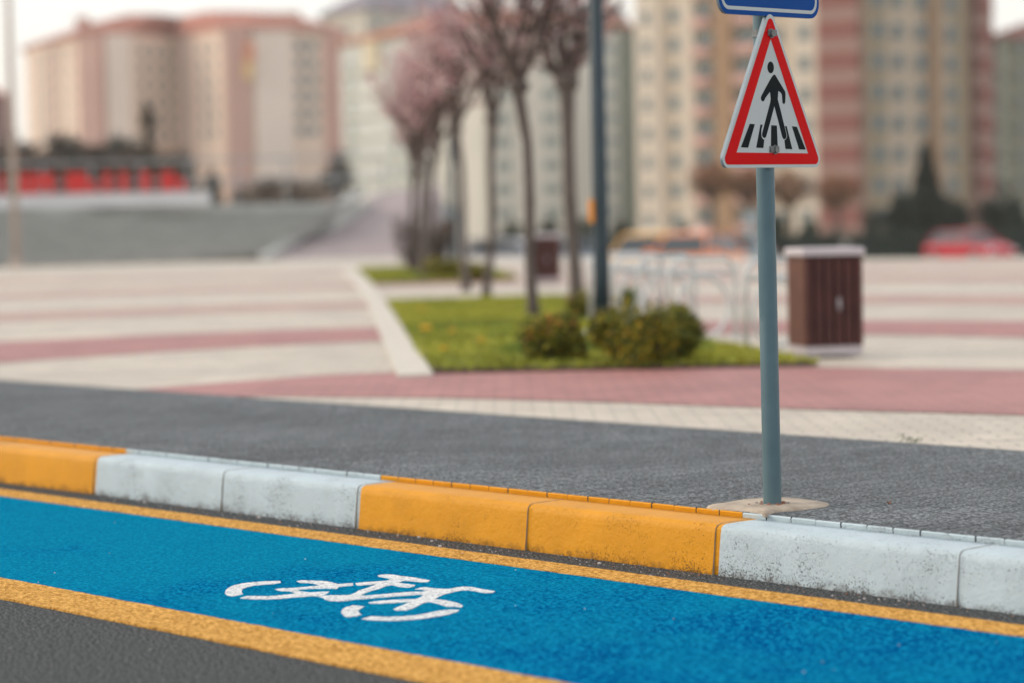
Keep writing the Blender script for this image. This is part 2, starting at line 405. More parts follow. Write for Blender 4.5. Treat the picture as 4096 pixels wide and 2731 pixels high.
def grass(poly, n, name, label, hgt=.036):
    xs = [p[0] for p in poly]; ys = [p[1] for p in poly]; rng = random.Random(5)
    def inside(x, y):
        c = False; j = len(poly)-1
        for i in range(len(poly)):
            if (poly[i][1] > y) != (poly[j][1] > y) and x < (poly[j][0]-poly[i][0])*(y-poly[i][1])/(poly[j][1]-poly[i][1])+poly[i][0]: c = not c
            j = i
        return c
    V = []; FF = []; MI = []; k = 0
    cl = [(rng.uniform(min(xs), max(xs)), rng.uniform(min(ys), max(ys)), rng.choice([0, 1, 1, 2]), rng.uniform(.3, 1.3)) for _ in range(70)]
    while k < n:
        x, y = rng.uniform(min(xs), max(xs)), rng.uniform(min(ys), max(ys))
        if not inside(x, y): continue
        x += rng.gauss(0, .022); y += rng.gauss(0, .04)
        best = min(cl, key=lambda c: math.hypot(c[0]-x, (c[1]-y))/c[3])
        mi = best[2] if rng.random() < .6 else rng.choice([0, 1])
        h = hgt*rng.uniform(.5, 1.3)*(1.25 if mi == 2 else 1); a = rng.uniform(0, 6.28); w_ = rng.uniform(.006, .014)
        dx, dy = math.cos(a)*w_, math.sin(a)*w_; lx, ly = rng.gauss(0, .03), rng.gauss(0, .03)
        V += [(x-dx, y-dy, .185), (x+dx, y+dy, .185), (x+lx, y+ly, .188+h)]; FF.append((3*k, 3*k+1, 3*k+2)); MI.append(mi); k += 1
    b = MB(); b.v = V; b.f = FF; b.m = MI
    return tag(b.build(name, M_blade), label, 'grass', None, 'stuff')
grass(stripA, 42000, 'grass', 'yellow green grass of the near planting strip')
grass(stripB, 12000, 'grass', 'green grass of the far planting strip', .06)

# dandelions in the grass
M_dand = simple('dandelion_yellow', (.75, .40, .01), .6, .1); M_stem = simple('stem_green', (.08, .13, .02), .7)
FL = [((1690, 1195+60), 'small yellow flower near the back left corner of the grass'), ((1705, 1335), 'orange yellow flower at the left edge of the grass'),
      ((1810, 1345), 'yellow flower a step right of the orange one in the grass'), ((1925, 1385), 'pale yellow flower near the middle front of the grass'), ((1775, 1420), 'low yellow flower near the front corner of the grass')]
for k, (p, lab) in enumerate(FL):
    g = G(p[0], p[1], .22); t = thing('dandelion', lab, 'flower', (g.x, g.y, .185), 'yellow flowers in the grass')
    r = (.03, .05, .035, .03, .03)[k]
    local(lambda b: b.tube([(0, 0, 0), (.005, 0, .04), (0, 0, .08)], .004, 5), 'stem', M_stem, t)
    local(lambda b: [b.blob((math.cos(a)*r*.5, math.sin(a)*r*.5, .085), (r*.55, r*.55, r*.35), seg=6, rings=4, jit=.2) for a in [0, 1.26, 2.5, 3.8, 5]], 'flower_head', M_dand, t)

# ------------------------------------------------------------------ kerb stones
def kerb_stone(s0, s1, label, seed, crack=None):
    rng = random.Random(seed); L = s1-s0; t = LN(s0, 5.62, 0)
    prof = [(5.606, -.03), (5.608, .0), (5.613, .04), (5.618, .085), (5.623, .128), (5.627, .148), (5.635, .157), (5.650, .161), (5.70, .162), (5.75, .1615), (5.803, .161), (5.803, -.03)]
    n = max(12, int(L/.02)); b = MB(); k = len(prof)
    ss = [s0+.012+(L-.024)*i/n for i in range(n+1)]
    wob = [rng.uniform(-.0012, .0012) for _ in ss]
    for i in range(2, n-1): wob[i] = (wob[i-1]+wob[i])/2
    vs_ = []
    for i, s in enumerate(ss):
        e = min(s-s0, s1-s); dd = .006*max(0, 1-e/.02)**2
        for j, (nn, z) in enumerate(prof):
            inn = dd*.35 if j < 9 else 0
            vs_.append((s, nn+inn+(wob[i]+rng.uniform(-.0005, .0005) if j < 8 else 0), z-(inn*.7 if 4 < j < 11 else 0)))
    fs = [(i*k+j, i*k+j+1, (i+1)*k+j+1, (i+1)*k+j) for i in range(n) for j in range(k-1)]
    fs = [f[::-1] for f in fs]
    mis = [1 if colour_at((ss[i]+ss[i+1])/2+rng.uniform(-.004, .004)) == 'y' else 0 for i in range(n) for j in range(k-1)]
    o_ = len(b.v); b.v += vs_; b.f += fs; b.m += mis
    b.add(vs_[:k], [tuple(range(k))], 2); b.add(vs_[-k:], [tuple(range(k))[::-1]], 2)
    if crack:
        pass
    o = b.build('kerb_stone', [M_kw, M_ky, M_conc], None, smooth=True)
    o.rotation_euler = (0, 0, LA)
    return tag(o, label, 'kerb stone', 'painted kerb stones along the cycle lane')
JJ = [J[0]-1.85, J[0]-.93]+J+[J[5]+.92, J[5]+1.85]
labs = ['orange kerb stone running out past the left edge of the picture', 'orange kerb stone left of the first white one', 'white kerb stone next to the far left orange one',
        'white kerb stone that meets the long orange stretch', 'orange kerb stone right of the white pair', 'orange kerb stone just left of the sign post foot, touching white',
        'white kerb stone in front of the sign post foot, heavily pitted', 'white kerb stone at the right edge beyond the crack', 'white kerb stone outside the right edge']
for i in range(8):
    kerb_stone(JJ[i], JJ[i+1], labs[i], i)
# mortar in the joints, painted over and cracked along one side
rng = random.Random(8); kj = MB(); nz = [(5.617, -.03), (5.6195, .04), (5.627, .12), (5.630, .145), (5.639, .155), (5.655, .1595), (5.803, .160)]
for j in JJ:
    off = [rng.uniform(-.0022, .0022) for _ in nz]; mi = 1 if colour_at(j-.004) == 'y' else 0
    wl = [j-.0122+abs(o_)*.2 for o_ in off]; wr = [j+.0121-abs(o_)*1.0 for o_ in off[::-1]]
    kj.add([(a_, q[0], q[1]) for a_, q in zip(wl, nz)]+[(a_, q[0], q[1]) for a_, q in zip(wr, nz)], [(i+7, i+8, i+1, i)[::-1] for i in range(6)], mi)
o = kj.build('kerb_mortar', [M_kw, M_ky]); o.rotation_euler = (0, 0, LA); struct(o, 'painted cracked mortar in the joints between kerb stones')
kj = MB()
for j in JJ: kj.box((j, 5.72, .06), (.022, .17, .16))
o = kj.build('joint_core', simple('mortar', (.19, .175, .15), .95, .3, 40)); o.rotation_euler = (0, 0, LA); struct(o, 'dark core of the kerb joints')
# the kerb goes on beyond the picture
b = MB(); b.box(((S0+JJ[0])/2, 5.71, .065), (JJ[0]-S0-.004, .178, .19)); b.box(((JJ[8]+S1)/2, 5.71, .065), (S1-JJ[8]-.004, .178, .19))
o = b.build('kerb', M_kw); o.rotation_euler = (0, 0, LA); struct(o, 'kerb beyond the picture')

# pebbles and grit in the gutter
M_peb = [simple('pebble_%s' % k, c, .8, .2, 30) for k, c in (('pale', (.5, .47, .46)), ('grey', (.2, .2, .2)), ('rust', (.30, .13, .08)))]
b = MB(); rng = random.Random(11)
for k in range(1500):
    s = rng.uniform(-9, 5); n_ = 5.605-abs(rng.gauss(0, .055)) if k % 3 else rng.uniform(5.45, 5.6)
    if n_ < 5.44: continue
    r = rng.choice([.0016, .002, .0025, .003])*rng.uniform(.7, 1.3)
    if k % 60 == 0: r = .006
    b.blob((s, n_, r*.5), (r*rng.uniform(1, 1.8), r, r*.7), mi=rng.choice([0, 1, 1, 1, 2]) if r < .005 else 0, seg=5, rings=3)
for k in range(90):
    s = rng.uniform(-8, 4); n_ = rng.uniform(3.2, 5.4); r = rng.uniform(.0012, .003)
    b.blob((s, n_, .008+r*.4), (r, r, r*.7), mi=rng.choice([0, 0, 2]), seg=5, rings=3)
o = b.build('grit', M_peb); o.rotation_euler = (0, 0, LA); tag(o, 'pale grit and pebbles lying in the gutter below the kerb', 'gravel', None, 'stuff')

# concrete collar round the sign post
cp = [(340,400), (420,375), (520,362), (600,350), (720,328), (850,310), (980,303), (1120,296), (1270,290), (1420,300), (1560,312), (1650,330), (1760,345), (1830,362), (1790,385), (1700,400), (1600,415), (1500,430), (1390,440), (1290,447), (1170,462), (1110,485), (1060,498), (1020,480), (960,466), (850,450), (700,436), (560,426), (430,418), (370,410)]
cw = [G(2700+x/2.94, 1900+y/2.94, .172) for x, y in cp]
rng = random.Random(2); cw = [(p.x+rng.uniform(-.004, .004), p.y+rng.uniform(-.004, .004)) for p in cw]
cx, cy = sum(p[0] for p in cw)/len(cw), sum(p[1] for p in cw)/len(cw)
b = MB(); n = len(cw)
v = [(p[0], p[1], .172) for p in cw]+[(cx+(p[0]-cx)*.95, cy+(p[1]-cy)*.95, .1835) for p in cw]+[(cx+(p[0]-cx)*.5, cy+(p[1]-cy)*.5, .186) for p in cw]+[(cx, cy, .187)]
# counter-clockwise seen from above
f = []
for r_ in range(2):
    f += [(r_*n+i, r_*n+(i+1) % n, (r_+1)*n+(i+1) % n, (r_+1)*n+i) for i in range(n)]
f += [(2*n+i, 2*n+(i+1) % n, 3*n) for i in range(n)]
b.add(v, f); struct(b.build('concrete_collar', M_conc, smooth=True), 'tan concrete patch round the foot of the sign post')

# ------------------------------------------------------------------ bicycle symbol on the lane
def bk(pts, sc=1.96, ox=850, oy=2200, z=.0055): return [G(ox+x/sc, oy+y/sc, z) for x, y in pts]
SY = [
 [(97,335),(105,310),(130,288),(175,270),(240,256),(320,247),(420,240),(530,238),(537,250),(480,262),(400,266),(330,273),(270,287),(235,303),(225,325),(240,340),(200,350),(150,357),(115,350)],
 [(218,371),(265,357),(320,356),(420,358),(520,351),(610,342),(655,334),(610,320),(555,318),(510,311),(488,303),(540,296),(620,294),(700,287),(780,279),(850,272),(815,262),(750,252),(690,254),(660,240),(700,233),(800,236),(880,238),(930,247),(985,263),(1060,257),(1102,255),(1103,273),(1040,279),(992,284),(975,299),(900,298),(820,297),(750,301),(690,305),(665,312),(700,320),(760,328),(840,323),(915,321),(905,331),(870,350),(830,357),(760,358),(690,363),(620,368),(540,376),(440,381),(320,380),(250,377)],
 [(835,360),(880,352),(950,350),(1020,350),(1080,347),(1120,330),(1150,312),(1180,303),(1240,282),(1290,262),(1230,268),(1170,273),(1130,272),(1120,255),(1170,250),(1250,244),(1340,238),(1385,232),(1390,222),(1350,212),(1305,203),(1295,196),(1320,188),(1380,186),(1440,192),(1480,200),(1560,208),(1620,218),(1705,233),(1690,245),(1640,248),(1570,240),(1500,236),(1470,245),(1460,252),(1520,260),(1592,270),(1580,282),(1530,290),(1470,284),(1410,270),(1360,278),(1310,298),(1250,313),(1200,332),(1160,352),(1240,350),(1330,342),(1430,333),(1530,325),(1640,322),(1680,318),(1650,308),(1587,302),(1630,292),(1665,286),(1740,296),(1800,300),(1860,300),(1900,290),(1960,283),(2030,285),(2100,300),(2215,318),(2200,328),(2140,332),(2080,322),(2010,310),(1950,312),(1890,325),(1830,338),(1780,358),(1740,380),(1800,385),(1880,400),(1940,418),(1962,432),(1950,443),(1890,438),(1840,440),(1800,425),(1740,408),(1690,402),(1650,412),(1600,437),(1560,457),(1510,468),(1440,468),(1417,460),(1460,440),(1520,415),(1555,403),(1480,405),(1420,409),(1340,414),(1260,416),(1222,408),(1270,398),(1350,390),(1430,385),(1510,382),(1590,380),(1620,370),(1665,345),(1600,346),(1500,354),(1400,362),(1300,370),(1200,378),(1130,382),(1080,390),(1000,397),(920,394),(880,382),(872,372)],
 [(1008,483),(1020,460),(1050,442),(1100,428),(1190,438),(1165,452),(1145,470),(1150,488),(1168,502),(1130,512),(1060,520),(1030,508)],
 [(1168,535),(1240,515),(1300,518),(1400,520),(1500,515),(1600,505),(1700,488),(1780,470),(1860,462),(1935,464),(1920,478),(1850,500),(1750,518),(1650,532),(1560,542),(1450,548),(1330,548),(1230,543)]]
b = MB(); rng = random.Random(4)
for poly in SY:
    den = []
    for i, p in enumerate(poly):
        q = poly[(i+1) % len(poly)]; k = max(1, int(math.hypot(q[0]-p[0], q[1]-p[1])/14))
        den += [(p[0]+(q[0]-p[0])*j/k+rng.uniform(-1.3, 1.3), p[1]+(q[1]-p[1])*j/k+rng.uniform(-.9, .9)) for j in range(k)]
    pts = bk(den); v3 = [Vector((p.x, p.y, 0)) for p in pts]; n = len(v3)
    tri = tessellate_polygon([v3]); fr = []
    for a_, b_, c_ in tri:
        fr.append((a_, b_, c_) if (v3[b_]-v3[a_]).cross(v3[c_]-v3[a_]).z > 0 else (a_, c_, b_))
    b.add([(p.x, p.y, (.0055)) for p in pts], fr)
    b.add([(p.x, p.y, (.0055)) for p in pts]+[(p.x, p.y, .004) for p in pts], [(i, (i+1) % n, n+(i+1) % n, n+i) for i in range(n)])
tag(b.build('bicycle_marking', M_wht), 'white painted bicycle symbol on the blue cycle lane', 'road marking')

# ------------------------------------------------------------------ the road sign
pb = G(3090, 2020, .18)
M_pole = simple('galvanised_pole', (.085, .15, .175), .42, .10, 7, spec=.45, metal=.0, bstr=.12, bscale=25, bdist=.003)
M_alu = simple('sign_back', (.20, .25, .29), .4, .1, 5, metal=.3)
def film(name, c, rough=.45):
    mt = simple(name, c, rough, .03, 4, spec=.06, bstr=.04, bscale=300, bdist=.001); return mt
M_red = film('red_sign_film', (.60, .0, .002)); M_swh = film('white_sign_film', (.50, .54, .54)); M_blk = film('black_sign_film', (.008, .012, .014), .6)
M_sbl = film('blue_sign_film', (.0, .06, .27)); M_bolt = simple('bolt_steel', (.17, .18, .18), .5, .3, 60, metal=.5)
sign = thing('road_sign', 'pedestrian crossing warning triangle below a blue plate on a grey post', 'road sign', (pb.x, pb.y, .172))
LEAN = R(-.35)     # the post leans a touch to the left
POST_H = 2.55
def lean(z): return Vector((math.sin(LEAN)*z, 0, math.cos(LEAN)*z))
def post(b):
    zs = [0, .01, .3, .61, .625, .64, 1.0, 1.5, 2.0, POST_H]
    seg = 40; vs_ = []
    for z in zs:
        p = lean(z); r = .0303
        for k in range(seg):
            a = 2*math.pi*k/seg; rr = r - (.0022 if z == .625 and 3.1 < a < 4.1 else 0)
            vs_.append((p.x+rr*math.cos(a), p.y+rr*math.sin(a), p.z))
    fs = [(i*seg+k, i*seg+(k+1) % seg, (i+1)*seg+(k+1) % seg, (i+1)*seg+k) for i in range(len(zs)-1) for k in range(seg)]
    b.add(vs_, fs+[tuple((len(zs)-1)*seg+k for k in range(seg))])
local(post, 'pole', M_pole, sign, smooth=True)
local(lambda b: b.tube([(0, 0, POST_H-.01), lean(POST_H)+Vector((0, 0, .008))], [.033, .031], 24), 'pole_cap', M_blk, sign)
YAW = R(50.7)
nrm = Vector((math.sin(YAW), -math.cos(YAW), 0))
def sp(x, y, b_lean=12/1305):
    """traced point of the plate face, metres in the plate's own plane"""
    xx = x - 609 + (1455-y)*b_lean
    return (xx*.576/875, (1455-y)*.500/1305)
def rtri(ax, ay, bx0, bx1, by, r, n=10):
    """triangle apex (ax,ay) base (bx0..bx1,by) with rounded corners, in metres"""
    C = [Vector((bx0, by)), Vector((bx1, by)), Vector((ax, ay))]; out = []
    for i in range(3):
        p = C[i]; a = (C[i-1]-p).normalized(); c = (C[(i+1) % 3]-p).normalized()
        ang = a.angle(c); d = r/math.tan(ang/2); cen = p+(a+c).normalized()*(r/math.sin(ang/2))
        s_ = p+a*d-cen; e_ = p+c*d-cen
        a0 = math.atan2(s_.y, s_.x); a1 = math.atan2(e_.y, e_.x)
        while a1 < a0: a1 += 2*math.pi
        if a1-a0 > math.pi: a1 -= 2*math.pi
        out += [(cen.x+r*math.cos(a0+(a1-a0)*k/n), cen.y+r*math.sin(a0+(a1-a0)*k/n)) for k in range(n+1)]
    return out
z_tri = P(3079, 673, 8.03).z - .172
tri_loc = lean(z_tri) + nrm*.042 + Vector((-.010, 0, 0))
tp = MB()
outer = rtri(0, .5275, -.3115, .3115, 0, .029)
tp.plate(outer, 0, .0025, 0, 1)
# folded rim behind the edge
tri = None
def finish_plate(mb, name, mats, loc, rot):
    me_o = mb.build(name, mats, None); me_o.parent = sign; me_o.location = loc; me_o.rotation_euler = rot; return me_o
for i in range(len(outer)):
    a, c = outer[i], outer[(i+1) % len(outer)]
    tp.add([(a[0], .0025, a[1]), (c[0], .0025, c[1]), (c[0]*.985, .014, c[1]), (a[0]*.985, .014, a[1])], [(0, 1, 2, 3)], 1)
tri = finish_plate(tp, 'triangular_plate', [M_swh, M_alu], tri_loc, (0, R(-.35), YAW))
def child(mb, name, mats, par, **kw):
    o = mb.build(name, mats, None, **kw); o.parent = par; return o
mb = MB()
red_o = rtri(0, .5035, -.2925, .2925, .0105, .018); 
inner = [sp(290, 1327), sp(947, 1333), sp(598, 360)]
inner = [(-.2115+.0, inner[0][1]), (.2155, inner[1][1]), (0.0, inner[2][1])]
# ring between outline and the sharp inner triangle: bridge with a slit
def ring(mb, o_, i_, y, mi=0):
    o_ = list(o_); k = min(range(len(o_)), key=lambda j: math.hypot(o_[j][0]-i_[0][0], o_[j][1]-i_[0][1]))
    o_ = o_[k:]+o_[:k]; poly = o_+[o_[0]]+[i_[0]]+list(i_[::-1])
    v3 = [Vector((p[0], p[1], 0)) for p in poly]
    tr = tessellate_polygon([[Vector((p[0], p[1], 0)) for p in o_], [Vector((p[0], p[1], 0)) for p in i_[::-1]]])
    allp = o_+i_[::-1]; fs = []
    for a, b_, c in tr:
        A, B, Cc = [Vector((*allp[q], 0)) for q in (a, b_, c)]
        fs.append((a, b_, c) if (B-A).cross(Cc-A).z > 0 else (a, c, b_))
    mb.add([(p[0], y, p[1]) for p in allp], fs, mi)
ring(mb, red_o, inner, -.0006); child(mb, 'red_border', M_red, tri)
def strip(mb, pts, y=-.0006, mi=0, fn=sp):
    q = [fn(*p) for p in pts]; mb.plate(q, y, -.0001, mi)
for q_ in ([(405,1085),(450,1088),(388,1286),(325,1283)],
           [(500,1090),(520,1091),(508,1130),(506,1165),(510,1195),(521,1213),(533,1218),(524,1288),(460,1286)],
           [(597,1094),(648,1096),(655,1293),(592,1291)],
           [(722,1098),(738,1100),(788,1297),(725,1295),(716,1222),(730,1212),(740,1196),(741,1172)],
           [(787,1100),(832,1103),(913,1300),(852,1298)]):
    mb = MB(); strip(mb, q_); child(mb, 'crossing_stripe', M_blk, tri)
mb = MB()
strip(mb, [(597+29*math.cos(a), 602-50*math.sin(a)) for a in [2*math.pi*k/28 for k in range(28)]])
strip(mb, [(628,660),(640,668),(728,805),(730,830),(727,895),(721,907),(714,910),(706,906),(701,896),(697,830),(688,816),(676,806),(664,800),(658,870),(690,990),(735,1170),(735,1195),(728,1208),(715,1213),(704,1207),(696,1190),(665,1070),(627,930),(590,1060),(550,1190),(543,1200),(532,1203),(520,1196),(514,1182),(514,1165),(550,1040),(590,900),(595,870),(592,835),(588,810),(545,865),(535,888),(527,893),(516,892),(508,880),(506,862),(512,845),(560,760),(590,708),(612,675)])
child(mb, 'walking_figure', M_blk, tri)
M_scr = film('scratched_film', (.72, .12, .10))
for a_, b_ in (((585,238),(587,292)), ((550,290),(572,306)), ((612,290),(634,292)), ((556,402),(564,396))):
    p, q = sp(*a_), sp(*b_); d = Vector((q[0]-p[0], q[1]-p[1])).normalized(); nn = Vector((-d.y, d.x))*.0009
    mb = MB(); mb.plate([(p[0]+nn.x, p[1]+nn.y), (p[0]-nn.x, p[1]-nn.y), (q[0], q[1])], -.0011, -.0007); child(mb, 'scratch', M_scr, tri)
def hexbolt(par, x, z, r=.0125):
    mb = MB(); hx = [(x+r*1.25*math.cos(2*math.pi*k/20), z+r*1.25*math.sin(2*math.pi*k/20)) for k in range(20)]
    mb.plate(hx, -.0035, -.0012)
    mb.plate([(x+r*math.cos(math.pi/3*k+.3), z+r*math.sin(math.pi/3*k+.3)) for k in range(6)], -.011, -.0036)
    child(mb, 'bolt', M_bolt, par)
for p in ((603, 313), (627, 1302)): hexbolt(tri, *sp(*p))
# blue plate above
def rrect(x0, x1, z0, z1, r, n=8):
    out = []
    for cx_, cz_, a0 in ((x1-r, z0+r, -90), (x1-r, z1-r, 0), (x0+r, z1-r, 90), (x0+r, z0+r, 180)):
        out += [(cx_+r*math.cos(R(a0+90*k/n)), cz_+r*math.sin(R(a0+90*k/n))) for k in range(n+1)]
    return out
zb = P(3070, 74, 8.03).z - .172
bmb = MB(); W = .298
ob = rrect(-W, W, 0, .60, .052)
bmb.plate(ob, 0, .0025, 0, 1)
for i in range(len(ob)):
    a, c = ob[i], ob[(i+1) % len(ob)]
    bmb.add([(a[0], .0025, a[1]), (c[0], .0025, c[1]), (c[0]*.985, .014, c[1]), (a[0]*.985, .014, a[1])], [(0, 1, 2, 3)], 1)
blue = finish_plate(bmb, 'blue_plate', [M_sbl, M_alu], lean(zb)+nrm*.042+Vector((-.007, 0, 0)), (0, R(-1.1), YAW))
mb = MB(); o1 = rrect(-W+.014, W-.014, .0145, .5855, .040); i1 = rrect(-W+.0255, W-.0255, .026, .574, .030)
n = len(o1); mb.add([(p[0], -.0006, p[1]) for p in o1]+[(p[0], -.0006, p[1]) for p in i1], [(i, (i+1) % n, n+(i+1) % n, n+i) for i in range(n)])
child(mb, 'white_outline', M_swh, blue)
hexbolt(blue, .0, .075)
for z in (z_tri+.06, z_tri+.44, zb+.075, zb+.5):
    mb = MB(); p = lean(z); mb.tube([p-Vector((0, 0, .012)), p+Vector((0, 0, .012))], .0335, 24, cap=True); 
    q = p+nrm*.034; mb.box(q, (.05, .014, .02), YAW)
    o = mb.build('clamp', M_bolt, None); o.parent = sign

# ================================================================== middle distance
Z0 = .16
# ---- litter bin
M_slat = simple('dark_wood_slat', (.070, .021, .018), .6, .25, 6, bstr=.2); M_slat2 = simple('wood_side_slat', (.15, .062, .042), .6, .2, 6)
M_cap = simple('bin_metal', (.50, .45, .47), .45, .08, 5, metal=.2); M_in = simple('bin_inner', (.012, .007, .007), .9)
M_tuft = simple('handle_metal', (.38, .34, .36), .5)
def litter_bin(loc, label, rz):
    t = thing('litter_bin', label, 'litter bin', loc, 'slatted litter bins of the plaza', rz)
    w_, d_, h0, h1 = .38, .36, .07, .62
    local(lambda b: b.box((0, 0, (h0+h1)/2+.01), (w_-.05, d_-.05, h1-h0)), 'liner', M_in, t)
    def slats(b, sd, sg):
        for k in range(6):
            x = -w_/2+.03+(w_-.06)*k/5
            if sd == 0: b.box((x, sg*(d_/2-.01), (h0+h1)/2), (.046, .022, h1-h0-.01))
            else: b.box((sg*(w_/2-.01), x*.94, (h0+h1)/2), (.022, .043, h1-h0-.01))
    for sg in (-1, 1):
        tag(local(lambda b: slats(b, 0, sg), 'slat_panel', M_slat, t), 'dark brown slats on the front or back')
        tag(local(lambda b: slats(b, 1, sg), 'slat_panel', M_slat2, t), 'lighter brown slats on the side')
    local(lambda b: b.box((0, 0, .65), (w_+.035, d_+.035, .05), taper=.97), 'lid', M_cap, t, bevel=.008)
    local(lambda b: b.box((0, 0, .045), (w_-.01, d_-.01, .055)), 'base_plate', M_cap, t)
    for sx in (-1, 1):
        for sy in (-1, 1): local(lambda b: b.box((sx*.12, sy*.12, .0), (.04, .04, .06)), 'leg', M_cap, t)
        t.scale = (1.08, 1.08, 1.1)
    hd = local(lambda b: (b.blob((.03, -d_/2-.012, .33), (.014, .012, .045)), b.blob((.03, -d_/2-.02, .34), (.008, .01, .02))), 'door_handle', M_tuft, t, smooth=True)
    return t
g = G(3318, 1432, Z0); litter_bin((g.x, g.y+.2, Z0+.0), 'brown slatted litter bin with a pale lid right of the sign post', R(11))
g = P(2183, 1000, 36); litter_bin((g.x, 36, Z0+.0), 'small distant brown litter bin between the two nearest tree trunks', R(-5))

# ---- street lamps
M_lamp = simple('dark_teal_pole', (.012, .032, .045), .45, .2, 8, spec=.5, metal=.1)
M_lab = simple('orange_label', (.80, .30, .03), .6, .1); M_glass = simple('lamp_glass', (.6, .62, .6), .3)
def street_lamp(loc, label, tilt=0, lab=None):
    t = thing('street_lamp', label, 'street lamp', loc, 'dark street lamps in the planting strips')
    t.rotation_euler = (0, tilt, 0)
    local(lambda b: b.tube([(0, 0, 0), (0, 0, .5), (0, 0, 5.6)], [.070, .067, .052], 20), 'pole', M_lamp, t, smooth=True)
    local(lambda b: (b.tube([(0, 0, 0), (0, 0, .03)], .12, 12), [b.tube([(.09*math.cos(a), .09*math.sin(a), .03), (.09*math.cos(a), .09*math.sin(a), .05)], .012, 6) for a in (0.7, 2.3, 3.9, 5.5)]), 'base_plate', M_lamp, t)
    local(lambda b: b.tube([(0, 0, 5.5), (-.1, -.1, 5.8), (-.5, -.5, 5.95), (-.9, -.9, 5.95)], [.04, .035, .03, .03], 10), 'arm', M_lamp, t, smooth=True)
    local(lambda b: b.box((-1.1, -1.1, 5.94), (.6, .25, .08), R(45)), 'lamp_head', M_lamp, t, bevel=.02)
    zc = lab
    local(lambda b: b.box((-.075, -.03, zc), (.032, .05, .19), R(20)), 'orange_label', M_lab, t, bevel=.005)
    return t
LY = 20.0
g = P(2412, 1341, LY); street_lamp((g.x, LY, Z0), 'dark teal street lamp pole rising out of the low shrubs', R(-.15), P(2373, 845, LY).z-Z0)
g = P(1815, 1000, 46); street_lamp((g.x, 46, Z0), 'distant street lamp pole with an orange label among the far trees', 0, P(1808, 902, 46).z-Z0)

# ---- foliage
M_bark = simple('dark_bark', (.10, .075, .066), .9, .35, 14, bstr=.6, bscale=40)
M_bark2 = simple('grey_bark', (.11, .09, .08), .9, .35, 12, bstr=.6, bscale=40)
M_blo = [simple('blossom_%s' % k, c, .7, .2, 9) for k, c in (('pink', (.68, .42, .41)), ('pale', (.86, .70, .66)), ('dusky', (.48, .27, .28)), ('rose', (.70, .38, .42)))]
def branch(b, p, d, L, r, depth, tips, rng, upw=.35, side=1.0):
    n = 5; pts = [p.copy()]; rr = [r]
    for i in range(n):
        d = (d + Vector((rng.gauss(0, .16), rng.gauss(0, .16), upw*.25+rng.gauss(0, .06)))).normalized()
        p = p + d*L/n; pts.append(p.copy()); rr.append(r*(1-.62*(i+1)/n))
        if depth > 0 and i >= 1:
            for q in range(2 if depth > 1 else 1):
                a = rng.uniform(0, 6.28); o = d.orthogonal().normalized(); o = Matrix.Rotation(a, 3, d) @ o
                branch(b, p.copy(), (d*.8+o*.75*side).normalized(), L*rng.uniform(.4, .62), rr[-1]*.6, depth-1, tips, rng, upw, side)
    b.tube(pts, rr, 6 if r > .012 else 4, cap=False)
    if depth <= 1: tips.append(pts)
def blossom_tree(label, base, crotch, seed, spread=.42, height=2.0, r=.055, dens=1.0, trunk=None, stems=None, grp='pink blossom trees in the planting strips', mats=None, name='blossom_tree', cat='tree', bark=None, size=.026, nst=7):
    rng = random.Random(seed); t = thing(name, label, cat, tuple(base), grp); b0 = Vector(base)
    c = Vector(crotch)-b0
    mid = c*.5+Vector((rng.uniform(-.04, .04), rng.uniform(-.04, .04), 0))
    def tk(b):
        b.tube([(0, 0, -.02), (0, 0, .12), mid*.5+Vector((rng.uniform(-.02, .02), 0, 0)), mid, (mid+c)/2+Vector((rng.uniform(-.03, .03), 0, 0)), c-Vector((0, 0, .1)), c+Vector((0, 0, .04))], [r*1.6, r*1.15, r*.95, r*.95, r*.9, r*1.15, r*1.5], 12)
        b.blob(c, (r*1.9, r*1.9, r*1.6), seg=9, rings=6, jit=.15)
    local(tk, 'trunk', bark or M_bark2, t, smooth=True)
    tips = []
    def br(b):
        if stems:
            for st in stems:
                pts = [Vector(q) for q in st[0]]; b.tube(pts, st[1], 8, cap=True)
                for i in range(1, len(pts)):
                    for q in range(3):
                        d = (pts[i]-pts[i-1]).normalized(); o = Matrix.Rotation(rng.uniform(0, 6.28), 3, d) @ d.orthogonal().normalized()
                        branch(b, pts[i-1].lerp(pts[i], rng.random()), (d*.9+o*.6).normalized(), height*.32, st[1][i]*.5, 1, tips, rng, .5)
        for k in range(nst if not stems else 3):
            a = 2*math.pi*k/nst+rng.uniform(-.3, .3); d = Vector((math.cos(a)*spread, math.sin(a)*spread, 1)).normalized()
            branch(b, c.copy(), d, height*rng.uniform(.75, 1.05), r*.74, 2, tips, rng, .35)
    local(br, 'branches', M_bark if not bark else bark, t)
    def bl(b):
        for pts in tips:
            for i in range(1, len(pts)):
                for q in range(int(2.0*dens+rng.random())):
                    p = pts[i-1].lerp(pts[i], rng.random())+Vector((rng.gauss(0, .03), rng.gauss(0, .03), rng.gauss(0, .03)))
                    b.leaf(p, size*rng.uniform(.6, 1.5), rng.choice(range(len(mats or M_blo))))
    random.seed(seed)
    local(bl, 'blossom' if name == 'blossom_tree' else 'foliage', mats or M_blo, t)
    return t
def tr(fx_base, fy_base, fx_cr, fy_cr, Y=None):
    g = G(fx_base, fy_base, Z0) if Y is None else P(fx_base, fy_base, Y); Y = g.y
    g.z = Z0+.02; c = P(fx_cr, fy_cr, Y); return (g.x, g.y, g.z), (c.x, Y, c.z)
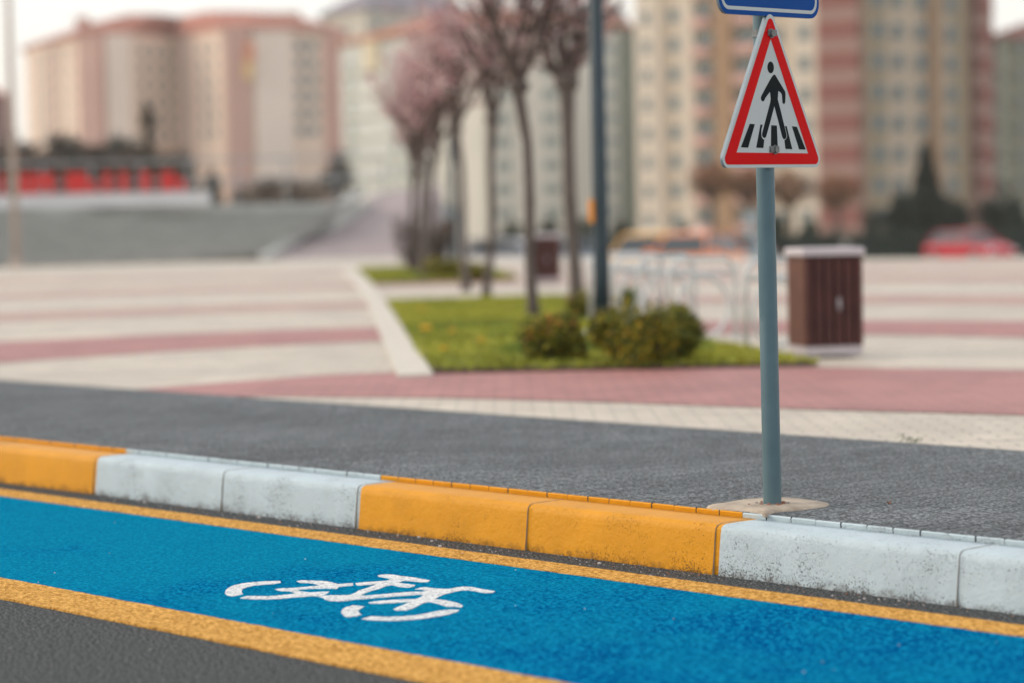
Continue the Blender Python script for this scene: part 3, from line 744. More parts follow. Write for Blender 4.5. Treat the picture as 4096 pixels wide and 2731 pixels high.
# nearest tree: stems read from the photograph
bs_, cr_ = tr(2308, 1225, 2268, 330); Y1 = bs_[1]
def q1(x, y, dy=0):
    p = P(x, y, Y1+dy); return Vector((p.x-bs_[0], p.y-bs_[1], p.z-bs_[2]))
st1 = [([q1(2268, 330), q1(2200, 270, -.05), q1(2160, 150, -.1), q1(2110, 20, -.15), q1(2080, -150, -.2)], [0.069, 0.05, 0.043, 0.035, 0.02]),
       ([q1(2268, 320), q1(2250, 200, .05), q1(2243, 60, .1), q1(2235, -200, .1)], [0.075, 0.06, 0.05, 0.025]),
       ([q1(2268, 340), q1(2308, 270), q1(2330, 220, .1), q1(2318, 120, .1), q1(2310, -60, .15)], [0.056, 0.037, 0.03, 0.022, 0.013]),
       ([q1(2255, 330), q1(2190, 215, .2), q1(2185, 60, .25), q1(2170, -100, .3)], [0.05, 0.037, 0.03, 0.015])]
blossom_tree('nearest blossom tree with dark forked stems left of the lamp', bs_, cr_, 21, spread=.3, height=1.5, r=.075, stems=st1, bark=None, dens=.4)
specs = [((2133, 1282, 2075, 345), 'slim blossom tree in the grass left of the nearest one', 22, .46, 1.35, .052),
         ((1947, 1200, 1968, 480), 'blossom tree at the back edge of the near grass', 23, .36, 1.15, .05),
         ((1865, 1165, 1825, 520), 'blossom tree standing by the path between the strips', 24, .28, 1.2, .052),
         ((1700, 1120, 1738, 590), 'leaning blossom tree in the far strip with a wide pink crown', 25, .4, 1.2, .06),
         ((1672, 1100, 1690, 640), 'farther blossom tree in a clump left of the leaning tree', 26, .3, 1.3, .06),
         ((1640, 1085, 1655, 690), 'farthest blossom tree at the left end of the row', 27, .25, 1.2, .06)]
for a, lab, sd, spd, h, r_ in specs:
    bb, cc = tr(*a)
    blossom_tree(lab, bb, cc, sd, spread=spd, height=h, r=r_, dens=1.0 if sd > 23 else .45, size=.026 if sd < 24 else .034)

M_leafA = [simple('shrub_%s' % k, c, .65, .25, 12) for k, c in (('olive', (.26, .225, .012)), ('green', (.11, .145, .010)), ('dark', (.022, .034, .008)), ('yellow', (.44, .30, .018)))]
M_leafB = [simple('hedge_%s' % k, c, .8, .25, 5) for k, c in (('dark', (.032, .045, .036)), ('grey', (.095, .098, .088)), ('brown', (.15, .105, .08)))]
M_rust = [simple('rust_leaf_%s' % k, c, .8, .25, 5) for k, c in (('a', (.28, .12, .055)), ('b', (.20, .09, .045)), ('c', (.33, .18, .10)))]
def shrub(label, base, size, seed, mats=M_leafA, n=2600, ls=.017, name='shrub', cat='shrub', grp='low shrubs under the lamp', lobes=11, extra=None):
    rng = random.Random(seed); random.seed(seed); t = thing(name, label, cat, tuple(base), grp)
    W_, D_, H_ = size; lb = []
    for k in range(lobes):
        a = rng.uniform(0, 6.28); q = rng.uniform(.1, .8)
        lb.append((Vector((math.cos(a)*W_/2*q, math.sin(a)*D_/2*q, H_*rng.uniform(.28, .68))), rng.uniform(.18, .36)))
    def stems(b):
        for c, r in lb: b.tube([(0, 0, -.02), c*.5, c+Vector((0, 0, r*H_*.4))], [.012*W_/.5, .008*W_/.5, .004*W_/.5], 5)
    local(stems, 'stem', M_bark, t)
    def lv(b):
        for k in range(n):
            c, r = lb[k % len(lb)]
            u = Vector((rng.gauss(0, 1), rng.gauss(0, 1), rng.gauss(0, 1))).normalized()*(rng.uniform(.3, 1.0)**.6*(1+.28*rng.random()**4))
            p = c+Vector((u.x*r*W_*.85, u.y*r*D_*.85, u.z*r*H_*1.15))
            if p.z < .01: p.z = rng.uniform(.01, .08)
            j = rng.random(); mi = (0 if j < .36 else 1 if j < .66 else 2 if j < .9 else 3 % len(mats)) % len(mats)
            b.leaf(p, ls*rng.uniform(.6, 1.5), mi)
            if extra and rng.random() < .03 and u.z > .2: b.leaf(p+u*.02, ls*1.6, len(mats))
    local(lv, 'foliage', list(mats)+([extra] if extra else []), t)
    return t
M_orl = simple('orange_leaf', (.50, .17, .04), .7)
def SH(fx0, fx1, fytop, fybase, label, seed, **kw):
    g = G((fx0+fx1)/2, fybase, Z0); s_ = g.y/F; W_ = (fx1-fx0)*s_*1.2; H_ = (fybase-fytop)*s_*1.08
    return shrub(label, (g.x, g.y+W_*.10, Z0+.0), (W_, W_*.85, H_*1.04), seed, **kw)
SH(2085, 2320, 1262, 1468, 'olive shrub with orange tips left of the pale stone', 1, extra=M_orl, n=6800)
SH(2405, 2680, 1225, 1476, 'larger olive shrub just right of the lamp pole', 2, n=9000)
SH(2610, 2830, 1235, 1462, 'darker green shrub at the right end of the near group', 3, n=6500, mats=[M_leafA[1], M_leafA[0], M_leafA[2]])
SH(2250, 2400, 1165, 1290, 'dull shrub at the foot of the nearest tree', 4, extra=M_orl, n=1800)
SH(2455, 2560, 1155, 1250, 'small dark green shrub right of the lamp behind the others', 5, n=1400, mats=[M_leafA[1], M_leafA[2], M_leafA[1]])
SH(1700, 1850, 1035, 1125, 'olive shrub in the far strip left of the path trees', 6, n=1600, ls=.03, grp='shrubs of the far strip')
SH(1840, 1990, 1050, 1130, 'olive shrub at the front right corner of the far strip', 7, n=1600, ls=.03, grp='shrubs of the far strip')
SH(1575, 1710, 850, 1095, 'tall brown bare shrub in the far strip, left one', 8, n=1300, ls=.035, mats=[M_leafB[2], M_leafB[1], M_leafB[2]], grp='brown shrubs of the far strip')
SH(1690, 1830, 870, 1090, 'tall brown bare shrub in the far strip, right one', 9, n=1300, ls=.035, mats=[M_leafB[2], M_leafB[1], M_leafB[2]], grp='brown shrubs of the far strip')
g = G(2362, 1372, Z0)
st = thing('stone', 'pale bluish stone lying between the two near shrubs', 'stone', (g.x, g.y, Z0+.03))
def stn(b):
    random.seed(9); b.blob((0, 0, .045), (.05, .04, .045), seg=9, rings=6, jit=.12)
o_ = local(stn, 'boulder', simple('blue_stone', (.42, .46, .55), .7, .2, 20), st, smooth=True)

# ---- white bicycle racks standing in a row beyond the shrubs
M_wp = simple('white_rack_paint', (.60, .62, .61), .4, .06, 8)
def bike_rack(loc, label, rz):
    t = thing('bicycle_rack', label, 'bicycle rack', loc, 'white hoop bicycle racks beyond the shrubs', rz)
    def hoop(b):
        pts = []; w_, h, r = .30, .64, .13
        for k in range(7): a = math.pi-math.pi/2*k/6; pts.append((-w_+r+r*math.cos(a), 0, h-r+r*math.sin(a)))
        for k in range(7): a = math.pi/2-math.pi/2*k/6; pts.append((w_-r+r*math.cos(a), 0, h-r+r*math.sin(a)))
        b.tube([(-w_, 0, 0)]+pts+[(w_, 0, 0)], .020, 10)
    local(hoop, 'hoop', M_wp, t, smooth=True)
    def wheel(b):
        pts = [(.0+.235*math.cos(a), 0, .262+.235*math.sin(a)) for a in [2*math.pi*k/24 for k in range(25)]]
        b.tube(pts, .018, 8, cap=False)
    local(wheel, 'ring', M_wp, t, smooth=True)
    local(lambda b: b.tube([(-.3, 0, .52), (.3, 0, .52)], .018, 8), 'crossbar', M_wp, t, smooth=True)
    for sx in (-1, 1): local(lambda b: b.tube([(sx*.3, 0, 0), (sx*.3, 0, .012)], .05, 12), 'foot', M_wp, t)
    return t
RX = [(1.93, 17.5), (1.50, 18.9), (1.28, 19.9), (1.10, 20.9), (.98, 21.9)]
RL = ['nearest white hoop rack, right behind the sign post', 'second white hoop rack just left of the sign post', 'third white hoop rack counting away from the sign post', 'fourth white hoop rack above the right end of the shrubs',
      'last white hoop rack, farthest back above the middle of the shrubs']
rk = bike_rack((*RX[0], Z0), RL[0], R(34))
for i in range(1, 5):
    c = copy_tree(rk); c.location = (*RX[i], Z0); c.rotation_euler = (0, 0, R(34+random.uniform(-9, 9))); c['label'] = RL[i]

# ---- pale pole far left
g = P(66, 1062, 59.5)
t = thing('flag_pole', 'tall pale flag pole at the left edge in front of the steps', 'flag pole', (g.x, 59.5, Z0))
M_fp = simple('flag_pole_paint', (.42, .34, .29), .5, .08, 4)
local(lambda b: b.tube([(0, 0, 0), (0, 0, 4), (-.0, 0, 10)], [.095, .085, .07], 14), 'pole', M_fp, t, smooth=True)
local(lambda b: b.tube([(0, 0, 0), (0, 0, .25)], [.16, .13], 14), 'base', M_fp, t)
local(lambda b: b.blob((0, 0, 10.05), (.11, .11, .11)), 'finial', M_fp, t, smooth=True)
M_flag = simple('teal_flag', (.03, .16, .17), .7)
fz = P(70, 20, 59.5).z-Z0
def flg(b):
    n = 8
    vs_ = [(x*.11, .04*math.sin(x*1.4)-.1, fz+z-.02*x) for z in (0, 1.3) for x in range(n)]
    b.add(vs_, [(i, i+1, n+i+1, n+i) for i in range(n-1)])
# ================================================================== far things
def wall_at(fx, Y): p = P(fx, hz(fx), Y); return Vector((p.x, p.y, 0))
# steps
M_step = simple('grey_step_stone', (.40, .40, .375), .85, .12, 2.5, bstr=.2); M_cheek = simple('pale_step_stone', (.42, .43, .41), .85, .1, 2)
M_stepd = simple('step_riser', (.34, .345, .325), .9, .15, 2)
sx0, sx1 = -60, -4.6
st = thing('broad_steps', 'broad grey stone steps rising behind the left half of the plaza', 'steps', ((sx0+sx1)/2, 62, Z0))
NS = 9; RH = 1.50/NS; TR = .62
def y_at(x): return 60.2+(x+12.6)*.48 if x > -14 else 59.6
def steps(b, x0=sx0, x1=sx1):
    for k in range(NS):
        z0 = Z0-.02 if k == 0 else Z0+RH*k; z1 = Z0+RH*(k+1)
        ya, yb = 60.0+TR*k, 60.0+(x1+14)*.42+TR*k
        x1 = -6.5+k*.24; xs_ = x1
        b.add([(x0, ya, z0), (-14, ya, z0), (xs_, yb, z0), (x0, ya, z1), (-14, ya, z1), (xs_, yb, z1), (xs_, 74, z1), (x0, 74, z1)],
              [(0, 1, 4, 3), (1, 2, 5, 4)], 1)
        b.add([(x0, ya, z1-.03), (-14, ya, z1-.03), (xs_, yb, z1-.03), (x0, ya-.03, z1), (-14, ya-.03, z1), (xs_, yb-.03, z1)], [(0, 1, 4, 3), (1, 2, 5, 4)], 0)
        b.add([(x0, ya-.03, z1), (-14, ya-.03, z1), (xs_, yb-.03, z1), (xs_, yb+TR+.02, z1), (-14, ya+TR+.02, z1), (x0, ya+TR+.02, z1)], [(0, 1, 4, 5), (1, 2, 3, 4)], 0)
mb = MB(); steps(mb); mb.build('step_flight', [M_step, M_stepd], st)
# ramp beside them: pinkish paving that climbs to the upper terrace
TZ = Z0+1.52
def rp(b):
    a = [(-6.6, 62.8), (-2.6, 64.6), (-2.2, 80), (-4.3, 79)]
    z = [Z0-.02, Z0-.02, TZ+.55, TZ+.35]
    b.add([(p[0], p[1], q) for p, q in zip(a, z)]+[(p[0], p[1], -1.3) for p in a], [(0, 1, 2, 3), (0, 4, 5, 1), (1, 5, 6, 2), (2, 6, 7, 3), (3, 7, 4, 0)])
M_rampp = simple('pinkish_ramp_paving', (.33, .275, .275), .85, .1, 1.5)
mb = MB(); rp(mb); struct(mb.build('ramp', M_rampp), 'pinkish paved ramp climbing right of the grey steps')
mb = MB()
a0, a1 = Vector((-6.45, 62.9, Z0-.1)), Vector((-4.45, 73, TZ+.25)); wv = Vector((.12, 0, 0))
mb.add([a0-wv, a0+wv, a1+wv, a1-wv, a0-wv+Vector((0, 0, .22)), a0+wv+Vector((0, 0, .22)), a1+wv+Vector((0, 0, .22)), a1-wv+Vector((0, 0, .22)), ], [(4, 5, 6, 7), (0, 1, 5, 4), (1, 2, 6, 5), (2, 3, 7, 6), (3, 0, 4, 7)])
mb.build('cheek_wall', M_cheek, st)
# terrace body
mb = MB(); mb.prism([(-70, 65.0), (-14, 65.0), (-5.0, 68.4), (-3.6, 79), (-2.3, 80), (-2.3, 120), (-70, 120)], -1.3, TZ-.004)
struct(mb.build('terrace', M_cheek), 'raised terrace above the grey steps')
# white parapet
pz0, pz1 = TZ, P(400, 776, 66).z
pw = thing('parapet_wall', 'low white wall on top of the grey steps under the red letters', 'wall', (-12, 66, TZ))
xr = P(842, 800, 66).x
mb = MB(); mb.box(((-45+xr)/2, 66, (TZ+pz1)/2), (xr+45, .35, pz1-TZ)); mb.build('wall_body', simple('white_render', (.62, .62, .63), .8, .05, 1), pw)
mb = MB(); mb.box(((-45+xr)/2, 66, pz1+.015), (xr+45.06, .42, .03)); mb.build('coping', simple('coping', (.55, .55, .56), .8, .05, 1), pw)
# red letters on the wall
M_redl = simple('red_letter_paint', (.62, .022, .02), .5, .08, 3)
LT = [((0, 14), 'I'), ((80, 128), 'U'), ((140, 218), 'M'), ((264, 318), 'N'), ((322, 385), 'h'), ((412, 448), 'I'), ((478, 516), 'I'), ((562, 602), 'A'), ((642, 672), 'I'), ((674, 742), 'h')]
# their exact characters cannot be read in the photograph: only their strokes are built
for i, ((x0, x1), kd) in enumerate(LT):
    yb, yt = 774-(x0)*.012, 694-x0*.012
    a, c = P(x0, yb, 65.95), P(x1, yb, 65.95); top = P(x0, yt, 65.95).z; H_ = top-(pz1+.03); W_ = c.x-a.x
    lab = ['red upright letter cut by the left edge of the picture', 'first red letter right of the flag pole, narrow', 'bright solid red letter right of the flag pole', 'wide red letter with two strokes left of the slim dark tree',
           'faint red letter following the wide two stroke one', 'narrow red letter left of the thin tree', 'second narrow red letter left of the thin tree', 'bright red letter right below the slim dark tree', 'narrow bright red letter after the slim dark tree', 'last faded red letter at the right end of the wall'][i]
    t = thing('red_letter', lab, 'letter', (a.x, 65.95, pz1+.03), 'red letters standing on the white wall')
    def lt(b, W_=W_, H_=H_, kd=kd):
        s_ = min(.17, W_*.42)
        if kd == 'I': b.box((W_/2, 0, H_/2), (max(.12, W_*.8), .1, H_))
        else:
            b.box((s_/2, 0, H_/2), (s_, .1, H_)); b.box((W_-s_/2, 0, H_/2 if kd != 'h' else H_*.3), (s_, .1, H_ if kd != 'h' else H_*.6))
            if kd in 'MN': b.box((W_/2, 0, H_*.62), (W_-2*s_, .08, H_*.45))
            elif kd == 'U': b.box((W_/2, 0, H_*.12), (W_-2*s_, .08, H_*.24))
            elif kd == 'A': b.box((W_/2, 0, H_*.9), (W_-2*s_, .08, H_*.2)); b.box((W_/2, 0, H_*.4), (W_-2*s_, .08, H_*.18))
            else: b.box((W_/2, 0, H_*.55), (W_-2*s_, .08, H_*.18))
    local(lt, 'letter_body', M_redl, t, bevel=.008)
    local(lambda b, W_=W_: (b.box((W_/2, .12, .12), (.03, .2, .03)), b.box((W_/2, .22, .08), (.03, .03, .2))), 'bracket', M_alu, t)
# railing on the terrace
rl = thing('terrace_railing', 'thin railing with glass panels along the upper terrace', 'railing', (-9, 72, TZ))
M_rail = simple('rail_paint', (.30, .32, .33), .5); 
M_gl = simple('railing_glass', (.16, .24, .22), .2, .1, 2)
ra, rb_ = P(430, 752, 70), P(1400, 718, 72)
ra, rb_ = Vector((-24, 72, 0)), Vector((rb_.x+1, 72, 0)); RZ = P(1100, 722, 72).z
RB = TZ+.1
mb = MB(); mb.tube([(ra.x, 72, RZ), (rb_.x, 72, RZ+.03)], .035, 8); mb.tube([(ra.x, 72, RZ+.62), (rb_.x, 72, RZ+.65)], .03, 8); mb.build('top_rail', M_rail, rl)
n = 14
for k in range(n+1):
    x = ra.x+(rb_.x-ra.x)*k/n; mb = MB(); mb.box((x, 72, (RB+RZ+.62)/2-.05), (.05, .05, RZ+.62-RB+.1)); mb.build('post', M_rail, rl)
# ---- distant vegetation
def far_veg(name, cat, label, fx, fytop, fw, Y, zb, seed, mats, kind='round', grp=None, n=900):
    rng = random.Random(seed); random.seed(seed); s_ = Y/F; W_ = fw*s_; x = P(fx, hz(fx), Y).x; top = P(fx, fytop, Y).z; H_ = top-zb
    t = thing(name, label, cat, (x, Y, zb), grp)
    th = H_*(.3 if kind == 'round' else .12)
    def tk(b):
        b.tube([(0, 0, -.1), (W_*.02, 0, th), (0, 0, H_*.85)], [W_*.05+.03, W_*.04+.02, .02], 7)
        for k in range(9):
            a = rng.uniform(0, 6.28); z = rng.uniform(th, H_*.8); q = (1-z/H_)*.5+.12
            b.tube([(0, 0, z), (math.cos(a)*W_*q*.6, math.sin(a)*W_*q*.6, z+H_*.08), (math.cos(a)*W_*q, math.sin(a)*W_*q, z+H_*.1)], [.03, .02, .01], 4)
    local(tk, 'trunk', M_bark, t)
    lb = [(rng.uniform(-.3, .3), rng.uniform(-.3, .3), rng.uniform(.35, .8), rng.uniform(.18, .3)) for _ in range(9)]
    def lv(b):
        for k in range(n):
            u = Vector((rng.gauss(0, 1), rng.gauss(0, 1), rng.gauss(0, 1))).normalized()*rng.uniform(.4, 1)
            if kind == 'cone':
                z = rng.random()**1.35; tier = .75+.25*abs(math.sin(z*16)); rr = (1-z)*.5*tier+.02; a = rng.uniform(0, 6.28); q = rng.uniform(.55, 1.05)
                p = Vector((math.cos(a)*rr*W_*q, math.sin(a)*rr*W_*q, H_*(.08+.92*z)))
            elif kind == 'column':
                z = rng.random(); rr = .34+.1*math.sin(z*9+seed); a = rng.uniform(0, 6.28)
                if z > .78: rr = .55*(1-(z-.78)/.26)+.1
                p = Vector((math.cos(a)*rr*W_*rng.uniform(.4, 1), math.sin(a)*rr*W_*rng.uniform(.4, 1), H_*(.03+z*.97)))
            else:
                lx, ly, lz, lr = lb[k % 9]
                p = Vector((lx*W_+u.x*lr*W_, ly*W_+u.y*lr*W_, lz*H_+u.z*lr*H_*.9))
                if kind == 'bush': p.z = (p.z-.18*H_)*1.12
                p.z = max(.05, p.z)
            b.leaf(p, (W_*.045+.05)*rng.uniform(.6, 1.5), rng.randrange(len(mats)))
    local(lv, 'crown', mats, t)
    return t
M_beige = simple('beige_twigs', (.30, .25, .20), .9, .2, 3)
HB = M_leafB; HG = [M_leafB[0], M_leafB[0], M_leafB[1]]
# left, behind the wall
rng = random.Random(31)
lab_l = ['dark bush at the left edge above the red letters', 'brownish bush right of the flag pole', 'rounded grey green bush between the flag pole and the slim tree', 'dark bush left of the teal one', 'teal green bush left of the slim tree', 'low bush right of the slim tree', 'small dark green bush above the end of the white wall', 'dark green tree beside the greenish block']
for i, (fx, ft, fw, Y) in enumerate([(10, 520, 200, 92), (150, 500, 220, 94), (278, 475, 200, 92), (430, 480, 200, 95), (508, 470, 180, 92), (735, 565, 120, 94), (860, 640, 90, 96), (1350, 560, 150, 150)]):
    far_veg('bush', 'bush', lab_l[i], fx, ft, fw, Y, TZ-.1, 40+i, [M_leafB[2], M_leafB[2], M_leafB[1]] if i == 1 else [simple('teal_leaf', (.03, .065, .065), .9, .2, 3), M_leafB[0], M_leafB[0]] if i == 4 else [M_leafB[0], M_leafB[1], M_leafB[2]], 'bush', 'bushes behind the red letters', 1500)
for i, (fx, ft, fw) in enumerate([(60, 530, 270), (230, 540, 280), (390, 545, 270), (560, 560, 260), (690, 600, 230), (1010, 690, 220), (1180, 700, 220)]):
    far_veg('hedge_shrub', 'hedge', 'brownish hedge clump behind the wall, %s' % ['far left end', 'second from the left', 'below the teal bush', 'under the slim tree', 'right of the slim tree', 'below the banner', 'left of the greenish block'][i], fx, ft, fw, 88, TZ-.1, 60+i, [M_leafB[2], M_leafB[1], M_leafB[2]] if i < 5 else [M_beige, M_leafB[2], M_beige], 'bush', 'brown hedge clumps behind the wall', 1600)
far_veg('slim_tree', 'tree', 'slim dark tree standing alone above the red letters', 603, 415, 66, 80, TZ-.1, 80, [M_leafB[0], M_leafB[2], simple('khaki_leaf', (.07, .06, .03), .9)], 'column', None, 1500)
# right, in front of the tower
for i, (fx, ft, fw) in enumerate([(2845, 645, 185), (2995, 665, 175), (3160, 680, 200), (3350, 690, 185)]):
    lb_ = ['round rusty bare tree left of the sign post', 'rusty bare tree right behind the sign post', 'brown bare tree right of the sign post', 'brown bare tree above the litter bin'][i]
    rr_ = random.Random(90+i); Y = 120; x = P(fx, hz(fx), Y).x; zt = P(fx, ft, Y).z
    t = thing('bare_tree', lb_, 'tree', (x, Y, -1.32), 'rusty brown street trees before the tower'); W_ = fw*Y/F
    zc_ = (P(fx, ft+75, Y).z+1.32)
    def tk(b):
        b.tube([(0, 0, -.1), (.03, 0, zc_*.5), (0, 0, zc_)], [.16, .12, .09], 8)
        for k in range(12):
            a = rr_.uniform(0, 6.28); b.tube([(0, 0, zc_*.72), (math.cos(a)*W_*.2, math.sin(a)*W_*.2, zc_*.85), (math.cos(a)*W_*.42, math.sin(a)*W_*.42, zc_+rr_.uniform(-.3, .7))], [.05, .03, .01], 5)
    local(tk, 'trunk', M_bark2, t)
    random.seed(95+i); hh = (zt+1.32-zc_)
    def cr(b):
        for k in range(2200):
            u = Vector((rr_.gauss(0, 1), rr_.gauss(0, 1), rr_.gauss(0, 1))).normalized()*rr_.uniform(.3, 1)**.7
            q = 1+.15*math.sin(u.x*7+i)
            b.leaf((u.x*W_*.52*q, u.y*W_*.5, zc_+u.z*hh*1.05*q), .08*rr_.uniform(.6, 1.4), rr_.randrange(3))
    local(cr, 'crown', M_rust, t)
far_veg('conifer', 'tree', 'tall dark pointed conifer right of the litter bin', 3705, 575, 250, 130, -1.32, 101, [simple('conifer_dark', (.008, .013, .008), .95), M_leafB[0]], 'cone', None, 3800)
veg = [((3590, 720, 200), 'dark broad tree left of the pointed conifer'), ((3800, 745, 170), 'dark bush right of the pointed conifer'), ((3985, 700, 130), 'dark narrow tree at the right side'), ((4085, 735, 150), 'dark tree at the right edge'), ((3495, 800, 110), 'dark bush behind the litter bin'), ((3090, 830, 130), 'dark shrub right of the sign post'), ((3230, 850, 150), 'dark green shrub above the litter bin lid'), ((2750, 875, 110), 'dark shrub right of the taxi'), ((2500, 850, 130), 'green bush behind the lamp pole'), ((2340, 860, 160), 'green bush left of the lamp pole'), ((2190, 850, 150), 'green bush between the two near trunks'), ((2060, 860, 150), 'green bush above the white car')]
for i, ((fx, ft, fw), lb_) in enumerate(veg):
    far_veg('dark_tree' if i < 4 else 'roadside_bush', 'tree' if i < 4 else 'bush', lb_, fx, ft, fw, 126+i % 3*3, -1.32, 110+i, [M_leafB[0], simple('deep_green', (.008, .018, .012), .95), M_leafB[0] if i < 5 else simple('bush_green', (.05, .075, .03), .9)], 'bush', 'dark trees before the tower' if i < 4 else 'roadside bushes before the buildings', 1700 if i < 4 else 900)
def hedge_run(fx0, fx1, ft, Y, label):
    x0, x1 = P(fx0, hz(fx0), Y).x, P(fx1, hz(fx1), Y).x; zt = P((fx0+fx1)/2, ft, Y).z; rg = random.Random(fx0); random.seed(fx0)
    t = thing('hedge', label, 'hedge', ((x0+x1)/2, Y, -1.32), 'long clipped hedges along the far road')
    mb = MB(); mb.box(((x0+x1)/2, Y, (-1.32+zt)/2), (x1-x0-.4, .9, zt+1.32-.3)); mb.build('branch_mass', M_leafB[0], t)
    mb = MB()
    for k in range(int((x1-x0)*170)):
        p = (rg.uniform(x0, x1), Y+rg.gauss(0, .45)-.2, -1.3+(zt+1.3)*rg.random()**.6+rg.gauss(0, .12)); mb.leaf(p, .13*rg.uniform(.5, 1.5), rg.randrange(3))
    mb.build('foliage', [M_leafB[0], simple('hedge_teal', (.012, .035, .033), .9), simple('hedge_green', (.02, .04, .02), .9)], t)
hedge_run(3380, 4300, 925, 112, 'dark teal hedge behind the red car')
hedge_run(1950, 3380, 945, 116, 'dark green hedge behind the taxi and the sign post')
# grass verge behind plaza edge
mb = MB(); mb.sheet([(-4, 84), (60, 84), (60, 160), (-4, 160)], -1.30); struct(mb.build('verge', simple('verge_green', (.06, .11, .03), .9, .3, 2)), 'green verge beyond the far road')
mb = MB(); mb.prism([(-2.2, 70), (80, 70), (80, 108), (-2.2, 108)], -1.31, -1.225); struct(mb.build('far_road', simple('far_asphalt', (.11, .11, .11), .85, .2, 1)), 'grey road where the cars stand')
# pale column behind the sign post
t = thing('pale_pillar', 'pale grey pillar with a wider head left of the sign post', 'pillar', (P(3000, 900, 110).x, 109, -1.3))
zt = P(3000, 850, 109).z+1.3
M_pp = simple('pillar_paint', (.42, .47, .48), .6, .05)
local(lambda b: b.box((0, 0, zt*.42), (.38, .3, zt*.84)), 'shaft', M_pp, t, bevel=.02)
local(lambda b: b.box((0, 0, zt*.9), (.75, .35, zt*.2)), 'head', M_pp, t, bevel=.03)

# ---- cars
M_cg = simple('car_glass', (.02, .03, .035), .08, .05, 2, spec=.8); M_ty = simple('tyre', (.015, .015, .015), .85); M_rim = simple('rim', (.35, .36, .37), .35, .05, metal=.6)
M_hl = simple('headlamp', (.7, .72, .72), .15); M_tl = simple('tail_lamp', (.4, .01, .01), .25)
def car(loc, rz, paint, label, taxi=False, grp='cars on the road behind the plaza'):
    t = thing('parked_car', label, 'car', loc, grp, rz); L = 4.3
    prof = [(-2.12, .34), (-2.16, .55), (-2.10, .82), (-1.95, .93), (-1.2, .96), (.75, .94), (1.45, .86), (2.0, .72), (2.14, .55), (2.12, .32)]
    def body(b):
        st_ = []
        low = .24; yh = .86
        xs = [-2.15, -2.05, -1.75, -1.2, -.6, 0, .6, .95, 1.45, 1.85, 2.05, 2.15]
        tops = [.60, .86, .93, .95, .95, .95, .95, .92, .86, .77, .66, .50]
        hw = [.70, .80, .86, .88, .89, .89, .89, .88, .86, .82, .76, .62]
        k = 9; vs_ = []
        for x, tz, h in zip(xs, tops, hw):
            lo = .30 if abs(x) > 2.0 else low
            vs_ += [(x, -h*.9, lo), (x, -h, lo+.12), (x, -h, tz-.22), (x, -h*.96, tz-.06), (x, -h*.8, tz), (x, h*.8, tz), (x, h*.96, tz-.06), (x, h, tz-.22), (x, h, lo+.12), (x, h*.9, lo)]
        k = 10; n = len(xs)
        fs = [(i*k+j, (i+1)*k+j, (i+1)*k+(j+1) % k, i*k+(j+1) % k)[::-1] for i in range(n-1) for j in range(k)]
        fs += [tuple(range(k)), tuple((n-1)*k+j for j in range(k))[::-1]]
        b.add(vs_, [f[::-1] for f in fs])
        # roof
        rx = [(-1.55, 1.38), (-1.0, 1.45), (-.2, 1.47), (.35, 1.42)]
        vs_ = [(x, s_*.58, z+q) for x, z in rx for s_ in (-1, 1) for q in (-.03, .02)]
        fs = []
        for i in range(3):
            a = 4*i; c = a+4; fs += [(a+1, c+1, c+3, a+3), (a, a+2, c+2, c), (a, c, c+1, a+1), (a+2, a+3, c+3, c+2)]
        fs += [(0, 1, 3, 2), (12, 14, 15, 13)]
        b.add(vs_, fs)
        for s_ in (-1, 1):
            for (xa, xb) in ((.95, .35), (-.35, -.35), (-1.95, -1.52)):
                b.tube([(xa, s_*.80, .92), (xb, s_*.585, 1.42)], .028, 5)
    local(body, 'body', paint, t, smooth=False, bevel=.02)
    def glass(b):
        lo = [(-1.93, .76), (-1.0, .80), (.0, .80), (.93, .76)]; hi = [(-1.53, .56), (-1.0, .57), (-.2, .57), (.35, .56)]; hz_ = [1.375, 1.43, 1.45, 1.40]
        vs_ = [(x, -h, .93) for x, h in lo]+[(x, -h, z) for (x, h), z in zip(hi, hz_)]+[(x, h, .93) for x, h in lo]+[(x, h, z) for (x, h), z in zip(hi, hz_)]
        fs = [(i, i+1, i+5, i+4) for i in range(3)]+[(8+i, 12+i, 13+i, 9+i) for i in range(3)]+[(3, 11, 15, 7), (0, 4, 12, 8)]
        b.add(vs_, fs)
    local(glass, 'windows', M_cg, t)
    for x in (-1.33, 1.33):
        for s_ in (-1, 1):
            wh = local(lambda b: b.tube([(x, s_*.68, .32), (x, s_*.90, .32)], .32, 18), 'wheel', M_ty, t)
            c = MB(); c.tube([(x, s_*.895, .32), (x, s_*.915, .32)], .2, 14); o = c.build('rim', M_rim, None); o.parent = wh
    for s_ in (-1, 1):
        local(lambda b: b.box((2.07, s_*.62, .60), (.14, .3, .14)), 'headlight', M_hl, t, bevel=.03)
        local(lambda b: b.box((-2.10, s_*.66, .72), (.12, .26, .2)), 'taillight', M_tl, t, bevel=.03)
        local(lambda b: b.box((.75, s_*.98, .98), (.12, .16, .12)), 'mirror', paint, t, bevel=.02)
    if taxi: local(lambda b: b.box((-.4, 0, 1.54), (.16, .4, .12)), 'roof_sign', M_hl, t, bevel=.02)
    return t
def cpaint(name, c): return simple(name, c, .25, .03, 2, spec=.6)
CZ = -1.22
mb = MB(); mb.prism([(-2.2, 60), (13, 57), (13, 74), (-2.2, 77)], -1.31, -.845); struct(mb.build('taxi_stand', M_conc), 'paved stand where the taxis wait')
g = P(2585, 900, 68); car((g.x, 68, -.84), R(252), cpaint('taxi_yellow', (.95, .50, .05)), 'yellow taxi on the road right of the lamp pole', True)
g = P(2765, 900, 66); car((g.x, 66, -.84), R(243), cpaint('taxi_orange', (.95, .28, .07)), 'orange taxi parked between the yellow taxi and the sign post', True)
